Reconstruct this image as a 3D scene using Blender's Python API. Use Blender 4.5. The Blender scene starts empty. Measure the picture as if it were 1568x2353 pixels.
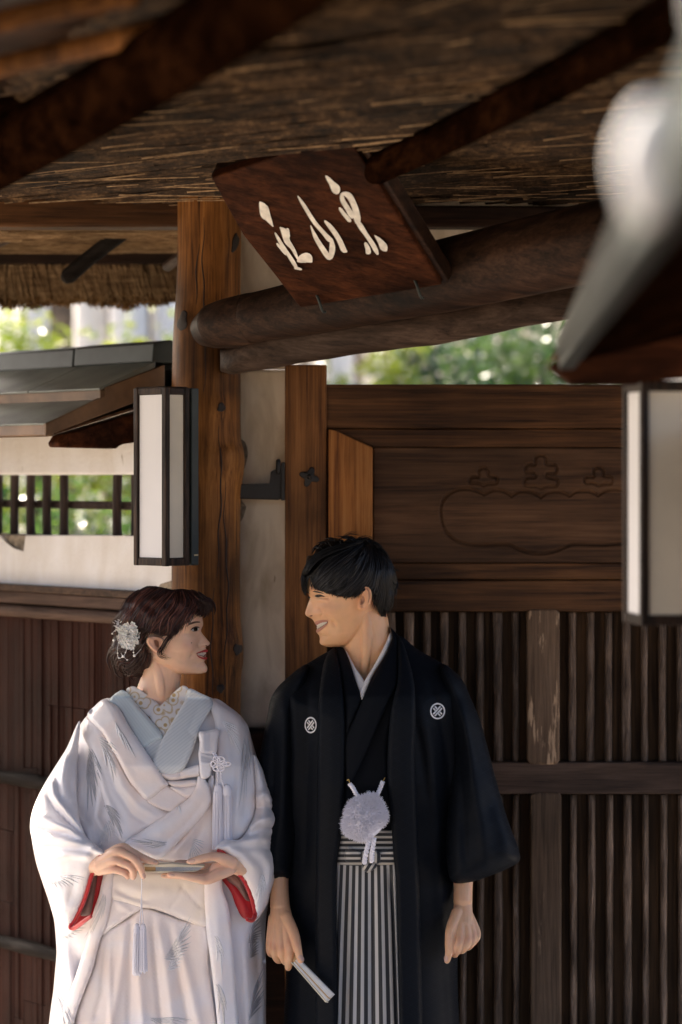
import bpy, bmesh, math, random
import numpy as np
from mathutils import Vector, Matrix, noise
from mathutils.geometry import delaunay_2d_cdt
from mathutils.bvhtree import BVHTree
random.seed(7); np.random.seed(7)
R = math.radians
scene = bpy.context.scene

# ------------------------------------------------------------------ camera
CAMZ = 1.88
cd = bpy.data.cameras.new('camera'); cam = bpy.data.objects.new('camera', cd)
scene.collection.objects.link(cam); scene.camera = cam
cam.location = (0, 0, CAMZ); cam.rotation_euler = (R(90), 0, 0)
cd.sensor_fit = 'VERTICAL'; cd.sensor_height = 36; cd.sensor_width = 24; cd.lens = 85
cd.shift_y = -0.0325
cd.clip_start = 0.05; cd.clip_end = 500
cd.dof.use_dof = True; cd.dof.focus_distance = 5.42; cd.dof.aperture_fstop = 2.0
# ------------------------------------------------------------------ world, sun, exposure
SUN_AZ, SUN_EL = R(-42), R(38.5)      # azimuth from +Y (away from camera) towards +X; elevation
world = bpy.data.worlds.new('World'); scene.world = world; world.use_nodes = True
wn = world.node_tree; wn.nodes.clear()
sky = wn.nodes.new('ShaderNodeTexSky'); sky.sky_type = 'NISHITA'; sky.sun_disc = False
sky.sun_elevation = SUN_EL; sky.sun_rotation = SUN_AZ
sky.air_density = 0.55; sky.dust_density = 5.0; sky.ozone_density = 0.0
bg = wn.nodes.new('ShaderNodeBackground'); bg.inputs[1].default_value = 0.15
wo = wn.nodes.new('ShaderNodeOutputWorld')
wn.links.new(sky.outputs[0], bg.inputs[0]); wn.links.new(bg.outputs[0], wo.inputs[0])
sl = bpy.data.lights.new('sun', 'SUN'); sun = bpy.data.objects.new('sun', sl)
scene.collection.objects.link(sun)
sl.energy = 5.0; sl.angle = R(0.6); sl.color = (1.0, 0.90, 0.76)
sd = Vector((math.sin(SUN_AZ) * math.cos(SUN_EL), math.cos(SUN_AZ) * math.cos(SUN_EL), math.sin(SUN_EL)))
sun.rotation_euler = sd.to_track_quat('Z', 'Y').to_euler()
sun.location = (-6, 4, 8)
vs = scene.view_settings
vs.view_transform = 'Standard'; vs.look = 'None'; vs.gamma = 1; vs.use_curve_mapping = False
vs.exposure = 2.05

# ------------------------------------------------------------------ helpers
F = 85 / 36 * 2353.0
CAM = Vector((0, 0, CAMZ))
C = scene.collection

def W(u, v, Y):
    return Vector(((u - 784) / F * Y, Y, CAMZ - (v - 1100) / F * Y))

def WN(U, V, Y):
    return np.stack([(U - 784) / F * Y, Y, CAMZ - (V - 1100) / F * Y], axis=-1)

def on_plane(u, v, p, n):
    d = Vector(((u - 784) / F, 1, -(v - 1100) / F))
    t = (Vector(p) - CAM).dot(n) / d.dot(n)
    return CAM + d * t

def tf(k, ox, oy):
    return lambda pts: [(x * k + ox, y * k + oy) for x, y in pts]

def empty(name, loc, label, cat, group=None):
    o = bpy.data.objects.new(name, None); C.objects.link(o); o.location = loc
    o.empty_display_size = 0.1
    tag(o, label, cat, group); return o

def tag(o, label=None, cat=None, group=None, kind=None):
    if label: o['label'] = label
    if cat: o['category'] = cat
    if group: o['group'] = group
    if kind: o['kind'] = kind
    return o

def parent(o, p):
    if p is not None:
        o.parent = p
        q = p; M = Matrix.Identity(4)
        ch = []
        while q is not None: ch.append(q); q = q.parent
        for q in reversed(ch): M = M @ q.matrix_parent_inverse @ Matrix.LocRotScale(q.location, q.rotation_euler, q.scale)
        o.matrix_parent_inverse = M.inverted()

def mk(name, verts, faces, mat, par=None, smooth=True, uv=None):
    me = bpy.data.meshes.new(name)
    if isinstance(verts, np.ndarray): verts = verts.tolist()
    me.from_pydata(verts, [], faces); me.update()
    if smooth: me.polygons.foreach_set('use_smooth', [True] * len(me.polygons))
    if uv is not None:
        l = me.uv_layers.new(name='UVMap')
        vi = np.empty(len(me.loops), dtype=np.int32); me.loops.foreach_get('vertex_index', vi)
        l.data.foreach_set('uv', np.asarray(uv, dtype=np.float32)[vi].ravel())
    if mat is not None: me.materials.append(mat)
    o = bpy.data.objects.new(name, me); C.objects.link(o); parent(o, par)
    return o

def from_bm(name, bm, mat, par=None, smooth=False):
    bmesh.ops.recalc_face_normals(bm, faces=bm.faces)
    me = bpy.data.meshes.new(name); bm.to_mesh(me); bm.free()
    if smooth: me.polygons.foreach_set('use_smooth', [True] * len(me.polygons))
    if mat is not None: me.materials.append(mat)
    o = bpy.data.objects.new(name, me); C.objects.link(o); parent(o, par)
    return o

def slab(name, poly, plane, thick, mat, par=None, off=0.0, bevel=0.003, segs=2):
    """flat board: outline (pixels of the view) dropped on a plane, thickness behind it"""
    p, n = Vector(plane[0]), Vector(plane[1]).normalized()
    p = p + n * off
    fr = [on_plane(u, v, p, n) for u, v in poly]
    return prism(name, fr, -n * thick, mat, par, bevel, segs)

def prism(name, front, ext, mat, par=None, bevel=0.003, segs=2):
    bm = bmesh.new()
    a = [bm.verts.new(q) for q in front]; b = [bm.verts.new(Vector(q) + Vector(ext)) for q in front]
    k = len(a)
    bm.faces.new(a); bm.faces.new(b[::-1])
    for i in range(k):
        bm.faces.new((a[i], b[i], b[(i + 1) % k], a[(i + 1) % k]))
    if bevel > 0:
        bmesh.ops.bevel(bm, geom=list(bm.edges), offset=bevel, segments=segs, profile=0.5, affect='EDGES')
    return from_bm(name, bm, mat, par)

def boxw(name, x0, x1, y0, y1, z0, z1, mat, par=None, bevel=0.003):
    return prism(name, [(x0, y0, z0), (x1, y0, z0), (x1, y0, z1), (x0, y0, z1)], (0, y1 - y0, 0), mat, par, bevel)

def catmull(pts, n):
    P = np.array(pts, dtype=float); m = len(P)
    t = np.linspace(0, m - 1, n); i = np.clip(t.astype(int), 0, m - 2); f = (t - i)[:, None]
    p0 = P[np.clip(i - 1, 0, m - 1)]; p1 = P[i]; p2 = P[i + 1]; p3 = P[np.clip(i + 2, 0, m - 1)]
    return 0.5 * ((2 * p1) + (-p0 + p2) * f + (2 * p0 - 5 * p1 + 4 * p2 - p3) * f ** 2 + (-p0 + 3 * p1 - 3 * p2 + p3) * f ** 3)

def frames(P):
    T = np.gradient(P, axis=0); T /= np.linalg.norm(T, axis=1)[:, None] + 1e-12
    up = np.array([0.0, -1.0, 0.0])
    if abs(np.dot(T.mean(axis=0), up)) > 0.9 * np.linalg.norm(T.mean(axis=0)): up = np.array([0, 0, 1.0])
    A = np.cross(T, up); A /= np.linalg.norm(A, axis=1)[:, None] + 1e-12
    B = np.cross(A, T)
    return T, A, B

def tube_geo(P, rad, seg=8, cap=True, flat=None):
    """verts, faces of a tube along P (n,3) with radii rad (n)"""
    P = np.asarray(P, float); rad = np.asarray(rad, float)
    if cap:
        n0 = P[0] - P[1]; n0 /= np.linalg.norm(n0) + 1e-12; n1 = P[-1] - P[-2]; n1 /= np.linalg.norm(n1) + 1e-12
        P = np.vstack([P[0] + n0 * rad[0] * .97, P[0] + n0 * rad[0] * .7, P, P[-1] + n1 * rad[-1] * .7, P[-1] + n1 * rad[-1] * .97])
        rad = np.concatenate([[rad[0] * .25, rad[0] * .72], rad, [rad[-1] * .72, rad[-1] * .25]])
    T, A, B = frames(P)
    th = np.linspace(0, 2 * math.pi, seg, endpoint=False)
    fa = 1.0 if flat is None else flat
    V = P[:, None, :] + rad[:, None, None] * (np.cos(th)[None, :, None] * A[:, None, :] + fa * np.sin(th)[None, :, None] * B[:, None, :])
    n = len(P); V = V.reshape(-1, 3)
    fs = []
    for i in range(n - 1):
        for j in range(seg):
            a = i * seg + j; b = i * seg + (j + 1) % seg
            fs.append((a, b, b + seg, a + seg))
    fs.append(tuple(range(seg))[::-1]); fs.append(tuple(range((n - 1) * seg, n * seg)))
    return V, fs

class Geo:
    def __init__(s): s.V = []; s.F = []; s.n = 0
    def add(s, V, Fs):
        V = np.asarray(V, float)
        s.V.append(V); s.F.extend([tuple(i + s.n for i in f) for f in Fs]); s.n += len(V)
    def build(s, name, mat, par=None, smooth=True):
        return mk(name, np.vstack(s.V), s.F, mat, par, smooth)

def tube(name, pts, rad, mat, par=None, seg=10, n=None, smooth=True, flat=None):
    P = np.array(pts, float); rad = np.array(rad, float) if hasattr(rad, '__len__') else np.full(len(P), rad)
    if n:
        Q = catmull(np.column_stack([P, rad]), n); P, rad = Q[:, :3], Q[:, 3]
    V, Fs = tube_geo(P, rad, seg, True, flat)
    return mk(name, V, Fs, mat, par, smooth)

def prisms_geo(P, D, L, r, U=None):
    """many 3-sided tapered needles: bases P, unit directions D, lengths L, radii r"""
    k = len(P)
    up = np.array([0.3, 0.5, 0.81]); A = np.cross(D, up); A /= np.linalg.norm(A, axis=1)[:, None] + 1e-9; B = np.cross(A, D)
    V = np.empty((k, 6, 3))
    for j in range(3):
        c, s_ = math.cos(j * 2.094), math.sin(j * 2.094)
        o = (A * c + B * s_) * r[:, None]
        V[:, j] = P + o; V[:, 3 + j] = P + D * L[:, None] + o * 0.45
    base = np.arange(k)[:, None] * 6
    q = np.array([[0, 1, 4, 3], [1, 2, 5, 4], [2, 0, 3, 5]])
    Fq = (base[:, None, :] + q[None]).reshape(-1, 4).tolist()
    Ft = (base + np.array([[3, 4, 5]])).tolist()
    return V.reshape(-1, 3), Fq + Ft

def seg_dist(U, V, poly, closed=True):
    """distance to a polyline and position along it"""
    P = np.array(poly, float); Q = np.roll(P, -1, axis=0)
    if not closed: P, Q = P[:-1], Q[:-1]
    best = np.full(U.shape, 1e9); along = np.zeros(U.shape); side = np.zeros(U.shape)
    m = len(P)
    for i in range(m):
        dx, dy = Q[i] - P[i]; L2 = dx * dx + dy * dy + 1e-9
        t = np.clip(((U - P[i][0]) * dx + (V - P[i][1]) * dy) / L2, 0, 1)
        ex = U - P[i][0] - t * dx; ey = V - P[i][1] - t * dy
        d = np.hypot(ex, ey); k = d < best
        best = np.where(k, d, best); along = np.where(k, (i + t) / m, along)
        side = np.where(k, np.sign(dx * ey - dy * ex), side)
    return best, along, side

def inside(U, V, poly):
    P = np.array(poly, float); c = np.zeros(U.shape, bool); j = len(P) - 1
    for i in range(len(P)):
        xi, yi = P[i]; xj, yj = P[j]
        k = ((yi > V) != (yj > V)) & (U < (xj - xi) * (V - yi) / (yj - yi + 1e-12) + xi)
        c ^= k; j = i
    return c

def resample(poly, step, smooth=True):
    P = list(poly)
    if smooth:
        out = []
        m = len(P)
        for i in range(m):
            p0, p1, p2, p3 = [np.array(P[(i + k) % m], float) for k in (-1, 0, 1, 2)]
            L = np.linalg.norm(p2 - p1); k = max(1, int(round(L / step)))
            # sharp corners stay sharp
            for t in np.arange(k) / k:
                m1 = (p2 - p0) * .5; m2 = (p3 - p1) * .5
                l1, l2 = np.linalg.norm(m1), np.linalg.norm(m2)
                if l1 > L: m1 *= L / l1
                if l2 > L: m2 *= L / l2
                h = (2 * t**3 - 3 * t**2 + 1) * p1 + (t**3 - 2 * t**2 + t) * m1 + (-2 * t**3 + 3 * t**2) * p2 + (t**3 - t**2) * m2
                out.append(tuple(h))
        return out
    out = []
    for i in range(len(P)):
        a = np.array(P[i], float); b = np.array(P[(i + 1) % len(P)], float)
        k = max(1, int(round(np.linalg.norm(b - a) / step)))
        for t in np.arange(k) / k: out.append(tuple(a + (b - a) * t))
    return out

def inflate(d, Rr, A):
    return A * np.sqrt(np.maximum(0, 1 - (1 - np.clip(d / Rr, 0, 1)) ** 2))

def fold_sum(U, V, folds):
    """folds: (polyline, width, amplitude in mm (+ towards the camera)[, 's' for a step])"""
    h = np.zeros(U.shape)
    for f in folds:
        pl, w, a = f[0], f[1], f[2]
        d, t, s_ = seg_dist(U, V, pl, False)
        if len(f) > 3 and f[3] == 's':
            h += a * np.exp(-(d / w) ** 2) * np.where(s_ > 0, 1, 0) * (1 - np.exp(-(d / 1.5) ** 2) * .2)
        else:
            env = np.clip(np.minimum(t, 1 - t) * 6 + 0.15, 0, 1) if not (len(f) > 3 and f[3] == 'f') else 1
            h += a * (np.exp(-(d / w) ** 2) if (a > 0 or (len(f) > 3 and f[3] == 'f')) else np.exp(-1.1 * np.sqrt((d / w) ** 2 + .02) + .155)) * env
    return h / 1000.0

def nz(U, V, sc, seed=0.0):
    """smooth noise from sines (cheap, vectorised)"""
    a = U / sc; b = V / sc
    return (np.sin(a * 1.3 + 1.7 * np.sin(b * 0.9 + seed) + seed) + np.sin(b * 1.7 + 1.3 * np.sin(a * 1.1 - seed) + 2 * seed)
            + 0.6 * np.sin((a + b) * 2.3 + seed * 3 + np.sin(a * 2 - b))) / 2.6

def tri_region(poly, step, jitter=.25):
    P = np.array(poly)
    x0, y0 = P.min(axis=0); x1, y1 = P.max(axis=0)
    h = step * .87
    ys = np.arange(y0, y1, h); xs = np.arange(x0, x1, step)
    U, V = np.meshgrid(xs, ys); U = U + (np.arange(len(ys)) % 2)[:, None] * step * .5
    rs = np.random.RandomState(3)
    U = U + rs.uniform(-1, 1, U.shape) * step * jitter * .5; V = V + rs.uniform(-1, 1, V.shape) * step * jitter * .5
    U = U.ravel(); V = V.ravel()
    k = inside(U, V, poly); U, V = U[k], V[k]
    d, _, _ = seg_dist(U, V, poly); k = d > step * .55; U, V = U[k], V[k]
    allp = [Vector(p) for p in poly] + [Vector(p) for p in zip(U, V)]
    m = len(poly)
    vo, eo, fo, *_ = delaunay_2d_cdt(allp, [(i, (i + 1) % m) for i in range(m)], [], 1, 1e-5)
    Q = np.array([tuple(p) for p in vo])
    tris = [tuple(f) for f in fo]
    # keep only triangles inside
    cen = np.array([Q[list(f)].mean(axis=0) for f in tris]); k = inside(cen[:, 0], cen[:, 1], poly)
    return Q, [t for t, kk in zip(tris, k) if kk]

def relief_geo(poly, depth, back=0.004, step=6, smooth=True, jitter=.25):
    P = resample(poly, step, smooth)
    Q, tris = tri_region(P, step, jitter)
    U, V = Q[:, 0], Q[:, 1]
    Yf = depth(U, V)
    Yb = back(U, V) if callable(back) else Yf + back
    n = len(Q)
    verts = np.vstack([WN(U, V, Yf), WN(U, V, Yb)])
    fs = []; ed = {}
    for t in tris:
        a, b, c = t
        ar = (Q[b, 0] - Q[a, 0]) * (Q[c, 1] - Q[a, 1]) - (Q[b, 1] - Q[a, 1]) * (Q[c, 0] - Q[a, 0])
        if ar > 0: a, b, c = a, c, b     # v grows downwards
        fs.append((a, b, c)); fs.append((a + n, c + n, b + n))
        for e in ((a, b), (b, c), (c, a)): ed[e] = 1
    for (a, b) in list(ed):
        if (b, a) not in ed: fs.append((b, a, a + n, b + n))
    return verts, fs, np.vstack([Q, Q])

def relief(name, poly, depth, mat, par=None, back=0.004, step=6, smooth=True, uvs=0.001, jitter=.25):
    """closed cloth or body surface: outline in view pixels, depth(U, V) its front, back its thickness or function"""
    v, f, q = relief_geo(poly, depth, back, step, smooth, jitter)
    return mk(name, v, f, mat, par, True, q * uvs)

# ------------------------------------------------------------------ materials
M = {}
def new_mat(name):
    m = bpy.data.materials.new(name); m.use_nodes = True
    nt = m.node_tree; b = nt.nodes['Principled BSDF']; M[name] = m
    return m, nt, b

def plain(name, col, rough=.6, metal=0, spec=.5, sheen=0, coat=0, sub=0, emit=None, trans=0, bump=0, bscale=200, var=0, vscale=6):
    m, nt, b = new_mat(name)
    b.inputs['Base Color'].default_value = (*col, 1); b.inputs['Roughness'].default_value = rough
    b.inputs['Metallic'].default_value = metal; b.inputs['Specular IOR Level'].default_value = spec
    b.inputs['Sheen Weight'].default_value = sheen; b.inputs['Coat Weight'].default_value = coat
    if sub:
        b.inputs['Subsurface Weight'].default_value = sub; b.inputs['Subsurface Radius'].default_value = (.012, .005, .003)
        b.inputs['Subsurface Scale'].default_value = 1
    if trans: b.inputs['Transmission Weight'].default_value = trans
    tc = nt.nodes.new('ShaderNodeTexCoord')
    if bump:
        n = nt.nodes.new('ShaderNodeTexNoise'); n.inputs['Scale'].default_value = bscale; n.inputs['Detail'].default_value = 4
        nt.links.new(tc.outputs['Object'], n.inputs['Vector'])
        bp = nt.nodes.new('ShaderNodeBump'); bp.inputs['Strength'].default_value = bump; bp.inputs['Distance'].default_value = .003
        nt.links.new(n.outputs[0], bp.inputs['Height']); nt.links.new(bp.outputs[0], b.inputs['Normal'])
    if var:
        n = nt.nodes.new('ShaderNodeTexNoise'); n.inputs['Scale'].default_value = vscale; n.inputs['Detail'].default_value = 6
        nt.links.new(tc.outputs['Object'], n.inputs['Vector'])
        r = nt.nodes.new('ShaderNodeValToRGB')
        r.color_ramp.elements[0].position = .3; r.color_ramp.elements[1].position = .7
        r.color_ramp.elements[0].color = (*[c * (1 - var) for c in col], 1); r.color_ramp.elements[1].color = (*[min(1, c * (1 + var)) for c in col], 1)
        nt.links.new(n.outputs[0], r.inputs[0]); nt.links.new(r.outputs[0], b.inputs['Base Color'])
    return m

def wood(name, c0, c1, c2, sc=(22, 22, 1.4), rough=.55, bump=.35, stain=.5, wear=None, spec=.14, wavy=False, stsc=3.5):
    """c0 dark grain, c1 body, c2 light; sc = mapping scale, small along the grain; wear = (colour, amount, scale)"""
    m, nt, b = new_mat(name)
    L = nt.links
    tc = nt.nodes.new('ShaderNodeTexCoord'); mp = nt.nodes.new('ShaderNodeMapping'); mp.inputs['Scale'].default_value = sc
    L.new(tc.outputs['Object'], mp.inputs[0])
    n1 = nt.nodes.new('ShaderNodeTexNoise'); n1.inputs['Scale'].default_value = 1.6; n1.inputs['Detail'].default_value = 9
    n1.inputs['Roughness'].default_value = .62; n1.inputs['Distortion'].default_value = .6
    L.new(mp.outputs[0], n1.inputs['Vector'])
    r = nt.nodes.new('ShaderNodeValToRGB'); e = r.color_ramp.elements
    e[0].position = .30; e[0].color = (*c0, 1); e[1].position = .72; e[1].color = (*c2, 1)
    k = e.new(.5); k.color = (*c1, 1)
    mpf = nt.nodes.new('ShaderNodeMapping'); mpf.inputs['Scale'].default_value = tuple(x * (4.5 if x > 8 else 2.0) for x in sc)
    L.new(tc.outputs['Object'], mpf.inputs[0])
    nf = nt.nodes.new('ShaderNodeTexNoise'); nf.inputs['Scale'].default_value = 1.6; nf.inputs['Detail'].default_value = 6; nf.inputs['Roughness'].default_value = .7
    L.new(mpf.outputs[0], nf.inputs['Vector'])
    mg = nt.nodes.new('ShaderNodeMath'); mg.operation = 'MULTIPLY_ADD'; mg.inputs[1].default_value = .55
    sb = nt.nodes.new('ShaderNodeMath'); sb.operation = 'SUBTRACT'; sb.inputs[1].default_value = .5; L.new(nf.outputs[0], sb.inputs[0])
    L.new(sb.outputs[0], mg.inputs[0]); L.new(n1.outputs[0], mg.inputs[2])
    L.new(mg.outputs[0], r.inputs[0])
    n2 = nt.nodes.new('ShaderNodeTexNoise'); n2.inputs['Scale'].default_value = stsc; n2.inputs['Detail'].default_value = 5
    L.new(tc.outputs['Object'], n2.inputs['Vector'])
    mr = nt.nodes.new('ShaderNodeMapRange'); mr.inputs[1].default_value = .35; mr.inputs[2].default_value = .68
    mr.inputs[3].default_value = 1 - stain; mr.inputs[4].default_value = 1.12
    L.new(n2.outputs[0], mr.inputs[0])
    mx = nt.nodes.new('ShaderNodeMixRGB'); mx.blend_type = 'MULTIPLY'; mx.inputs[0].default_value = 1
    L.new(r.outputs[0], mx.inputs[1]); L.new(mr.outputs[0], mx.inputs[2])
    outc = mx.outputs[0]
    if wavy:
        wv = nt.nodes.new('ShaderNodeTexWave'); wv.wave_type = 'RINGS'; wv.inputs['Scale'].default_value = 2.2
        wv.inputs['Distortion'].default_value = 5; wv.inputs['Detail'].default_value = 3; wv.inputs['Detail Scale'].default_value = .8
        mp2 = nt.nodes.new('ShaderNodeMapping'); mp2.inputs['Scale'].default_value = (1.1, 3, 9); mp2.inputs['Location'].default_value = (.9, 0, -17.6)
        L.new(tc.outputs['Object'], mp2.inputs[0]); L.new(mp2.outputs[0], wv.inputs['Vector'])
        m3 = nt.nodes.new('ShaderNodeMixRGB'); m3.blend_type = 'MULTIPLY'; m3.inputs[0].default_value = .38
        L.new(outc, m3.inputs[1]); L.new(wv.outputs[0], m3.inputs[2]); outc = m3.outputs[0]
    if wear:
        n3 = nt.nodes.new('ShaderNodeTexNoise'); n3.inputs['Scale'].default_value = 1; n3.inputs['Detail'].default_value = 7; n3.inputs['Roughness'].default_value = .6
        mp3 = nt.nodes.new('ShaderNodeMapping'); mp3.inputs['Scale'].default_value = wear[2]
        L.new(tc.outputs['Object'], mp3.inputs[0]); L.new(mp3.outputs[0], n3.inputs['Vector'])
        m4 = nt.nodes.new('ShaderNodeMapRange'); m4.inputs[1].default_value = wear[1]; m4.inputs[2].default_value = wear[1] + .05
        L.new(n3.outputs[0], m4.inputs[0])
        m5 = nt.nodes.new('ShaderNodeMixRGB'); L.new(m4.outputs[0], m5.inputs[0]); L.new(outc, m5.inputs[1]); m5.inputs[2].default_value = (*wear[0], 1)
        outc = m5.outputs[0]
    L.new(outc, b.inputs['Base Color'])
    b.inputs['Roughness'].default_value = rough; b.inputs['Specular IOR Level'].default_value = spec
    bp = nt.nodes.new('ShaderNodeBump'); bp.inputs['Strength'].default_value = bump; bp.inputs['Distance'].default_value = .004
    L.new(mg.outputs[0], bp.inputs['Height']); L.new(bp.outputs[0], b.inputs['Normal'])
    return m
# ------------------------------------------------------------------ materials of the place
wood('post_wood', (.040, .013, .0035), (.24, .094, .022), (.43, .185, .05), (30, 30, 1.5), rough=.5, stain=.7, stsc=4)
wood('beam_dark', (.010, .005, .0035), (.030, .014, .008), (.07, .032, .018), (2.0, 22, 22), rough=.5, stain=.5)
wood('log_wood', (.012, .007, .005), (.040, .020, .012), (.085, .044, .026), (2.5, 26, 26), rough=.55, stain=.6)
wood('lintel_wood', (.022, .014, .010), (.062, .038, .026), (.11, .072, .052), (2.5, 26, 26), rough=.55, stain=.5)
wood('rafter_wood', (.003, .0012, .0006), (.012, .0045, .0020), (.032, .012, .005), (14, 3, 14), rough=.8, stain=.4, spec=0)
wood('door_wood', (.028, .011, .004), (.095, .040, .014), (.165, .072, .026), (1.6, 26, 34), rough=.5, stain=.55, stsc=2.6)
wood('carved_wood', (.045, .021, .010), (.120, .057, .026), (.175, .088, .042), (1.5, 26, 30), rough=.55, stain=.4, wavy=True, stsc=2.2)
wood('stile_wood', (.060, .022, .008), (.20, .083, .026), (.32, .145, .050), (34, 34, 1.5), rough=.55, stain=.6, stsc=3)
wood('batten_wood', (.12, .038, .010), (.33, .125, .030), (.46, .205, .065), (34, 34, 1.6), rough=.5, stain=.35)
wood('rib_wood', (.045, .026, .015), (.135, .086, .055), (.28, .195, .14), (60, 60, 3.0), rough=.5, stain=.55, stsc=5, bump=.9, spec=.2)
wood('back_board', (.012, .006, .003), (.042, .022, .010), (.085, .044, .020), (40, 40, 1.6), rough=.6, stain=.55, spec=.06)
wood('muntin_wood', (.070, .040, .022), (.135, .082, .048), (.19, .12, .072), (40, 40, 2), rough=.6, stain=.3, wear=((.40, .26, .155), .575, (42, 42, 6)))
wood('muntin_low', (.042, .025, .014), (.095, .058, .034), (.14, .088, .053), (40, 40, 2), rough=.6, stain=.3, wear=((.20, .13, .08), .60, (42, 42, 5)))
wood('rail_wood', (.024, .014, .009), (.068, .040, .026), (.11, .068, .046), (2, 30, 34), rough=.55, stain=.4)
wood('bark', (.009, .0030, .0020), (.033, .0115, .0075), (.068, .026, .017), (170, 170, 1.0), rough=.6, stain=.45, bump=1.0, spec=.06)
wood('wall_timber', (.028, .016, .011), (.075, .044, .031), (.12, .075, .054), (3, 3, 40), rough=.6, stain=.4)
wood('bar_wood', (.018, .012, .010), (.050, .034, .028), (.085, .060, .050), (40, 40, 3), rough=.6, stain=.3)
wood('bamboo_dark', (.008, .006, .005), (.018, .014, .012), (.032, .026, .023), (3, 3, 30), rough=.7, stain=.4, spec=.04)
wood('sign_wood', (.020, .006, .0025), (.054, .017, .007), (.110, .036, .013), (4, 30, 30), rough=.6, stain=.7, stsc=6, spec=.05)
wood('lantern_frame', (.014, .010, .008), (.035, .024, .019), (.085, .050, .032), (60, 60, 4), rough=.45, stain=.4)
wood('thatch', (.07, .034, .012), (.23, .125, .048), (.44, .27, .12), (25, 25, 25), rough=.8, stain=.6, stsc=3, bump=0)
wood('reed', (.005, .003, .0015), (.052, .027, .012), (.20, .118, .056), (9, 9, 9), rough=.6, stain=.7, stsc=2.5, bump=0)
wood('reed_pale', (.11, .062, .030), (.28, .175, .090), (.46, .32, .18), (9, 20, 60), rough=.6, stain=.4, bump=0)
plain('iron', (.014, .012, .011), .55, .3, bump=.3, bscale=120)
plain('copper_sheet', (.19, .205, .175), .45, .25, var=.35, vscale=9, bump=.15, bscale=40)
plain('copper_dark', (.026, .034, .032), .5, .25, var=.3, vscale=12)
plain('bronze_edge', (.17, .095, .045), .5, .2, var=.4, vscale=14)
plain('paper_pane', (.78, .78, .80), .5, 0, var=.05, vscale=3)
plain('paper_warm_lit', (.68, .62, .50), .5, 0, var=.12, vscale=5)  # beige puts the warm light on the right-facing panes into the colour
plain('gold_plate', (.55, .43, .25), .4, .6)
plain('white_paint', (.76, .72, .65), .7, var=.2, vscale=60)
plain('old_mortar', (.26, .21, .15), .9, var=.5, vscale=60, bump=.8, bscale=120)
plain('bright_oval_white', (.74, .72, .68), .9, spec=.1, var=.1)  # white of the capsules that stand for sunlit spots
plain('tile_teal', (.22, .30, .29), .5, var=.2)
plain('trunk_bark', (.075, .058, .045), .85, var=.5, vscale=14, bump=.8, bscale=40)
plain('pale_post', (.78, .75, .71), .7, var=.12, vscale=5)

def plaster(name, col, dirt, dsc=3.0, amt=.5):
    m, nt, b = new_mat(name); L = nt.links
    tc = nt.nodes.new('ShaderNodeTexCoord')
    mp = nt.nodes.new('ShaderNodeMapping'); mp.inputs['Scale'].default_value = (1.6, 1.6, .6); L.new(tc.outputs['Object'], mp.inputs[0])
    n = nt.nodes.new('ShaderNodeTexNoise'); n.inputs['Scale'].default_value = dsc * 3; n.inputs['Detail'].default_value = 8; n.inputs['Distortion'].default_value = .8
    L.new(mp.outputs[0], n.inputs['Vector'])
    r = nt.nodes.new('ShaderNodeValToRGB'); r.color_ramp.elements[0].position = .32; r.color_ramp.elements[1].position = .62
    r.color_ramp.elements[0].color = (*[a * (1 - amt) + d * amt for a, d in zip(col, dirt)], 1); r.color_ramp.elements[1].color = (*col, 1)
    L.new(n.outputs[0], r.inputs[0])
    v = nt.nodes.new('ShaderNodeTexNoise'); v.inputs['Scale'].default_value = 26; v.inputs['Detail'].default_value = 2
    L.new(mp.outputs[0], v.inputs['Vector'])
    mr = nt.nodes.new('ShaderNodeMapRange'); mr.inputs[1].default_value = .73; mr.inputs[2].default_value = .77; L.new(v.outputs[0], mr.inputs[0])
    mx = nt.nodes.new('ShaderNodeMixRGB'); mx.inputs[2].default_value = (*[d * .7 for d in dirt], 1)
    L.new(mr.outputs[0], mx.inputs[0]); L.new(r.outputs[0], mx.inputs[1]); L.new(mx.outputs[0], b.inputs['Base Color'])
    b.inputs['Roughness'].default_value = .85
    n3 = nt.nodes.new('ShaderNodeTexNoise'); n3.inputs['Scale'].default_value = 70; n3.inputs['Detail'].default_value = 6; L.new(tc.outputs['Object'], n3.inputs['Vector'])
    bp = nt.nodes.new('ShaderNodeBump'); bp.inputs['Strength'].default_value = .35; bp.inputs['Distance'].default_value = .004
    L.new(n3.outputs[0], bp.inputs['Height']); L.new(bp.outputs[0], b.inputs['Normal'])
plaster('plaster_old', (.80, .70, .55), (.44, .33, .20), 3, .75)
plaster('plaster_white', (.80, .78, .76), (.60, .54, .46), 2, .5)
plaster('house_plaster', (.80, .78, .74), (.7, .66, .6), 1, .4)

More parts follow.
